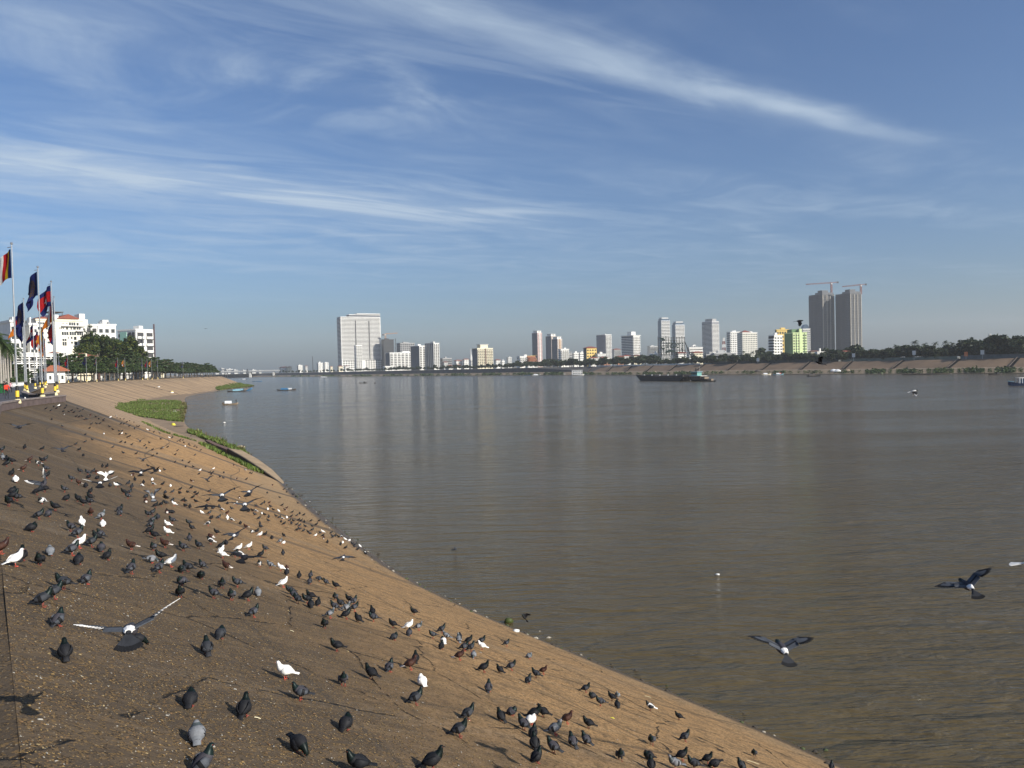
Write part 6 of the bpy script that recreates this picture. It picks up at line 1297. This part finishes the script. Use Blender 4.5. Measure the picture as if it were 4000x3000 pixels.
# far shore closing the view beyond the bridge
q = MB(); pts = [(-2600,2350),(-1800,2420),(-1200,2560),(-800,2700),(-300,2900),(0,3300)]
for (ax,ay),(bx,by) in zip(pts,pts[1:]):
    q.add([(ax,ay,-.5),(bx,by,-.5),(bx,by+60,9),(ax,ay+60,9)],[(0,1,2,3)],0); q.add([(ax,ay+60,9),(bx,by+60,9),(bx,by+1500,9),(ax,ay+1500,9)],[(0,1,2,3)],1)
tag(q.build('distant_bank', [fslab, MATS['far_earth']]), kind='structure')
i2 = []
for k, (x_, w_, yt_) in enumerate(((842,18,1448),(866,10,1440),(884,26,1443),(915,14,1446),(950,10,1447),(985,16,1446),(1012,9,1448))):
    e = building('building', 'x', x_-4, x_, x_+w_, yt_, 2720, 25, PALE, 3, (4,1), ('dband',None), huts=1, b=25); i2.append((e, x_, 'hazy pale low building far beyond the bridge'))
ordlabels(i2)
# ------------------------------------------------------------------ boats
WOODD = mat('dark_hull',(.055,.045,.038),.7,.3,1.5); WOODL = mat('weathered_wood',(.22,.17,.12),.8,.3,2); BLUEP = mat('boat_blue',(.03,.14,.28),.5,.2,1.5); LBLUE = mat('pale_blue_paint',(.20,.38,.46),.5,.2,1.5); TEAL = mat('teal_paint',(.12,.30,.28),.5,.2,1.5); TARP = mat('pale_tarp',(.62,.64,.66),.7,.15,2); RUST = mat('rusty_steel',(.14,.085,.055),.8,.35,1); IRON = mat('barge_iron',(.062,.056,.052),.75,.3,.4)
def hull(L_, W_, H_, sheer=.5, n=14, bow=.75, stern=.35):
    m = MB(); rings = []
    for i in range(n+1):
        t = i/n*2-1; w_ = W_/2*max(.04, (1-abs(t)**2.6*(bow if t > 0 else stern)) if abs(t) < 1 else .08); zt = H_+sheer*abs(t)**2.2*(1 if t > 0 else .6); zb = -.25+sheer*.8*abs(t)**3; x = t*L_/2
        rings.append([(x,-w_*.55,zb),(x,w_*.55,zb),(x,w_,zt),(x,w_*.86,zt),(x,w_*.5,zb+.16),(x,-w_*.5,zb+.16),(x,-w_*.86,zt),(x,-w_,zt)])
    m.loft(rings); return m
def boat(name, label, x, y, L_, rz, hm, W_=None, cover=None, cl=(.15,.55), box=None, cat='boat', grp=None, sheer=.55, H_=.45, k=1):
    p = at(x, y, 0); e = empty(name, (p.x,p.y,0), rz); tag(e, label, cat, grp); W_ = W_ or L_*.17; hull(L_, W_, H_, sheer).build('hull', hm, e)
    if cover:
        q = MB(); x0, x1 = -L_/2+L_*cl[0], -L_/2+L_*cl[1]; rings = [[(xx, W_*.46*math.cos(PI*k_/8), H_+.95*math.sin(PI*k_/8)) for k_ in range(9)]+[(xx, W_*.40*math.cos(PI*k_/8), H_+.86*math.sin(PI*k_/8)) for k_ in range(8,-1,-1)] for xx in (x0,(x0+x1)/2,x1)]; q.loft(rings); q.build('canopy', cover, e)
    if box:
        q = MB(); q.box(L_*.08,-W_*.32,H_*.5,L_*.26,W_*.32,H_+1.0); q.build('cargo', box, e)
    q = MB(); q.bar((-L_*.48,0,H_+.25),(-L_*.62,.15,.05),.07); q.build('oar', WOODL, e)
    return e
boat('sampan', 'small pale wooden sampan with round white canopy and a standing rower', 899, 1581, 5.4, 3.35, WOODL, 1.3, TARP, (.40,.82), None)
p = at(899, 1581, 0); person('dark figure standing at the stern of the small sampan', (p.x+2.0,p.y+.35,.38), .5, 1.55, BLACKC, BLACKC, .1, arm=((.5,.3),(.3,.35)))
boat('long_boat', 'long dark boat with blue canopy alone on the open water at left', 1119, 1525, 11.5, .06, WOODD, 1.7, BLUEP, (.22,.62), TARP)
boat('long_boat', 'pale blue covered boat moored at the foot of the far left slope', 925, 1530, 11, .15, WOODD, 1.9, LBLUE, (.3,.7), None)
boat('long_boat', 'bright blue boat with high prow moored by the grass tongue', 950, 1527, 11, .12, BLUEP, 2.0, LBLUE, (.1,.5), WOODL, sheer=1.7)
boat('long_boat', 'low blue boat far off left below the bridge', 1004, 1491, 12, .1, BLUEP, 1.8, None)
boat('motor_boat', 'small white roofed boat just below the bridge', 953, 1483, 9, .2, WOODD, 2.2, TARP, (.2,.8), None)
boat('ferry', 'white roofed ferry at the end of the left bank', 868, 1487, 22, 1.2, RUST, 5, TARP, (.1,.9), None, H_=1.0)
boat('long_boat', 'small dark boat with two seated figures on the open water below the slab tower', 1418, 1497, 6.5, .05, WOODD, 1.5, None, box=BLACKC)
boat('long_boat', 'white boat at the far shore left of the slab tower', 1262, 1474, 14, .05, TARP, 2.4, TARP, (.2,.8), None)
boat('long_boat', 'black boat with canopy near the far shore below the concrete towers', 3178, 1470, 9.5, .03, BLACKC, 2.0, WOODD, (.15,.6), None)
boat('long_boat', 'cream boat with white canopy at the far shore, left of a pale blue one', 2993, 1464, 8, .1, CREAM, 1.8, TARP, (.2,.6), None)
boat('long_boat', 'pale blue boat with red bow at the far shore below the lime building', 3040, 1464, 8, -.1, LBLUE, 1.8, TARP, (.3,.7), RED)
boat('long_boat', 'dark boat with several figures at the far right shore', 3888, 1464, 8, .05, WOODD, 1.8, None, box=BLACKC)
boat('flat_boat', 'long low dark punt lying against the right hand scrub', 3620, 1463, 32, .0, WOODD, 3, None, sheer=.1)
for i, (x, y, hm, cv) in enumerate(((2042,1465,LBLUE,None),(2062,1466,BLUEP,None),(2094,1466,TARP,TARP),(2118,1465,TEAL,None),(2128,1462,TARP,TARP),(2146,1465,WOODD,None),(2160,1465,LBLUE,TARP),(2176,1465,TARP,None),(2196,1464,BLUEP,TARP),(2205,1465,TARP,TARP),(2298,1465,BLUEP,TARP),(2318,1464,TARP,TARP),(2330,1464,WOODD,TARP),(2344,1463,LBLUE,TARP))):
    boat('moored_boat', f"{'pale blue' if hm is LBLUE else 'blue' if hm is BLUEP else 'teal' if hm is TEAL else 'dark' if hm is WOODD else 'white'} {'canopied ' if cv else 'open '}boat moored at the far bank, "+(ORD[i] if i < 10 else ('leftmost','second from left','third from left','rightmost')[i-10])+(' left of the houseboat' if i < 10 else ' right of the houseboat'), x, y, 8.5+i%3, .2*(i%4)-.3, hm, 1.9, cv, (.2,.7), None, grp='boats moored at the far bank')
# houseboat
p = at(2256, 1466, 0); e = empty('houseboat', (p.x,p.y,0), .05); tag(e, 'white two deck houseboat at the far bank behind the small boats', 'houseboat'); hull(15, 5, .8, .4).build('hull', WHITE, e)
for z in (.8, 3.4): q = MB(); q.box(-6,-1.9,z,5,1.9,z+1.9); q.build('cabin', TARP, e); q = MB(); q.box(-6.6,-2.4,z+2.2,5.6,2.4,z+2.45); q.build('deck_roof', WHITE, e); q = MB(); [q.box(-5.4+k*1.8,-1.96,z+.6,-4.3+k*1.8,-1.9,z+1.5) for k in range(6)]; o = q.build('window_band', GLASS, e)
q = MB(); [q.box(-6.4+k*2.3,-2.3,.8,-6.25+k*2.3,-2.15,5.7) for k in range(6)]; q.build('deck_posts', WHITE, e)
# barge and its pusher
pA, pB = at(2506, 1487, 0), at(2690, 1488.5, 0); d = pB-pA; Lb = d.length; e = empty('sand_barge', ((pA.x+pB.x)/2,(pA.y+pB.y)/2,0), math.atan2(d.y,d.x)); tag(e, 'long dark empty iron barge with raked bow on the river', 'barge')
q = MB(); W_ = 8.5; pr = [(-Lb/2,3.5,3.9),(-Lb/2+1.2,2.4,3.85),(-Lb/2+4.2,.2,3.7),(-Lb/2+6,-.5,3.6),(0,-.5,3.2),(Lb/2-5,-.5,3.5),(Lb/2-3,.6,3.6),(Lb/2,2.2,3.8)]
q.loft([[(x,-W_/2,zb),(x,W_/2,zb),(x,W_/2+.15,zt),(x,W_/2-.5,zt),(x,W_/2-.7,max(zb+.15,zt-1.5)),(x,-W_/2+.7,max(zb+.15,zt-1.5)),(x,-W_/2+.5,zt),(x,-W_/2-.15,zt)] for x, zb, zt in pr]); q.build('hull', IRON, e)
q = MB(); q.bar((-Lb/2+3,-W_/2-.22,2.55),(Lb/2-2,-W_/2-.22,2.4),.16,.3); q.bar((-Lb/2+4,-W_/2-.2,1.2),(Lb/2-4,-W_/2-.2,1.1),.16,.24); q.build('rubbing_strake', RUST, e)
for k in range(5): q = MB(); x = -Lb/2+Lb*(.18+.17*k); q.tube([(x,-W_/2+.2,3.3),(x,-W_/2+.2,4.15)], .32, 8); q.build('bollard', PALE, e)
for k in range(6): q = MB(); x = -Lb/2+Lb*(.14+.15*k); q.bar((x,-W_/2+.6,3.0),(x,W_/2-.6,3.0),.4,.5); q.build('cross_beam', IRON, e)
pC = at(2735, 1489, 0); e2 = empty('push_boat', (pC.x,pC.y,0), math.atan2(d.y,d.x)); tag(e2, 'cluttered rusty push boat with teal cabin behind the iron barge', 'tugboat'); hull(15, 5, 1.0, .6, bow=.5).build('hull', WOODD, e2)
q = MB(); q.box(-6.8,-2.1,1.0,2.6,2.1,3.0); q.build('lower_cabin', RUST, e2); q = MB(); q.box(-7.2,-2.5,3.0,3.4,2.5,3.2); q.build('deck_roof', WHITE, e2); q = MB(); q.box(-5.8,-1.7,3.2,-.6,1.7,5.4); q.build('upper_cabin', TEAL, e2); q = MB(); q.box(-6.3,-2.1,5.4,0,2.1,5.65); q.build('cabin_roof', LBLUE, e2)
for k in range(4): q = MB(); q.box(-5.4+k*1.25,-1.78,4.0,-4.6+k*1.25,-1.7,4.9); q.build('window', GLASS, e2)
for k in range(4): q = MB(); q.box(-6.4+k*2.2,-2.18,1.5,-5.2+k*2.2,-2.1,2.5); q.build('opening', VOID, e2)
q = MB(); q.tube([(-3.4,0,5.6),(-3.6,.1,7.6)], .28, 8); q.build('funnel', BLACKC, e2); q = MB(); q.tube([(-.2,0,5.6),(-.2,0,8.6)], .07, 6); q.build('mast', WHITE, e2)
q = MB(); q.box(2.8,-1.6,1.1,5.6,1.6,2.5); q.build('deck_house', WOODL, e2); q = MB(); q.box(-13.0,-2.3,3.0,-7.0,2.3,3.35); q.bar((-12.8,-2.2,3.0),(-12.8,-2.2,.5),.8); q.bar((-9,-2.2,3.0),(-9,-2.2,.8),.5); q.build('fore_platform', RUST, e2)
pD = at(2768, 1489, 0); boat('work_skiff', 'low cluttered raft of planks trailing the push boat', 2768, 1490, 12, math.atan2(d.y,d.x), WOODD, 2.8, None, box=WOODL, sheer=.2)
# blue boat cut by the right frame edge
p = at(3972, 1507, 0); e = empty('motor_boat', (p.x+2.2,p.y,0), PI-.02); tag(e, 'deep blue wooden motor boat with white edged roof cut by the right edge', 'boat'); hull(10.5, 2.6, .9, .75).build('hull', mat('deep_blue',(.012,.035,.10),.5,.2,1.5), e)
q = MB(); q.box(-4.4,-1.3,2.72,2.0,1.3,2.86); q.build('roof', WHITE, e); q = MB(); q.box(-3.6,-1.0,.8,.2,1.0,2.7); q.build('cabin', BLUEP, e)
for x in (1.8,.9): q = MB(); q.box(x-.08,-1.2,.8,x+.08,-1.05,2.72); q.build('post', TARP, e); q = MB(); q.box(x-.08,1.05,.8,x+.08,1.2,2.72); q.build('post', TARP, e)
for k in range(2): q = MB(); q.box(-2.9+k*1.5,1.0,1.5,-1.9+k*1.5,1.05,2.3); q.build('window', GLASS, e)
q = MB(); q.bar((3.6,-.8,1.45),(5.4,0,1.8),.12,.2); q.bar((3.6,.8,1.45),(5.4,0,1.8),.12,.2); q.build('gunwale', LBLUE, e)
# tarpaulins and stuff on the far shelf
for x, dd_, m, lab in ((3256,12,TARP,'white tarpaulin heap on the far shelf, left one'),(3272,9,TARP,'white tarpaulin heap on the far shelf, right one'),(3310,11,WOODL,'brown heap right of the white tarpaulins'),(2960,16,WOODD,'dark upturned hull on the far shelf'),(2555,12,WOODL,'pale sand heap behind the barge bow')):
    p = fpt(x, dd_); q = MB(); q.loft([[(2.6*k*math.cos(t*PI/5),1.7*k*math.sin(t*PI/5),zz) for t in range(10)] for k, zz in ((1,.0),(.9,.8),(.45,1.5),(.1,1.7))]); o = q.build('heap', m); o.location = (p.x,p.y,1.3+dd_*.06); tag(o, lab, 'heap')
sg_items = []
for x, y, m in ((3571,1378,WHITE),(3335,1388,WHITE),(3774,1383,mat('orange_board',(.70,.20,.06),.6,.1,2)),(3838,1376,WHITE),(2961,1405,WHITE)):
    p = fpt(x, 43.5); z = atd(x, y, p.y).z; e = empty('hoarding_sign', (p.x,p.y,9), -.6); q = MB(); q.tube([(0,0,0),(0,0,z-9)], .12, 6); q.build('post', STEEL, e); q = MB(); q.box(-1.1,-.1,max(1.2,z-9-1.5),1.1,.1,z-9+1.5); q.build('board', m, e); tag(e, None, 'sign', 'boards on the far promenade'); sg_items.append((e, x, ('orange' if m is not WHITE else 'white')+' board on a post on the far promenade'))
ordlabels(sg_items)
# ------------------------------------------------------------------ the air
hz = MB(); hz.box(-4990,-400,-4.5,6400,5350,260)
hm = bpy.data.materials.new('pale_haze'); hm.use_nodes = True; nt = hm.node_tree; nt.nodes.clear()
pvn = nd(nt, 'ShaderNodeVolumePrincipled', Density=.00011, Anisotropy=.1); pvn.inputs['Color'].default_value = (.90,.93,.96,1)
nt.links.new(pvn.outputs[0], nd(nt, 'ShaderNodeOutputMaterial').inputs['Volume'])
ho = hz.build('haze', hm); tag(ho, kind='stuff')
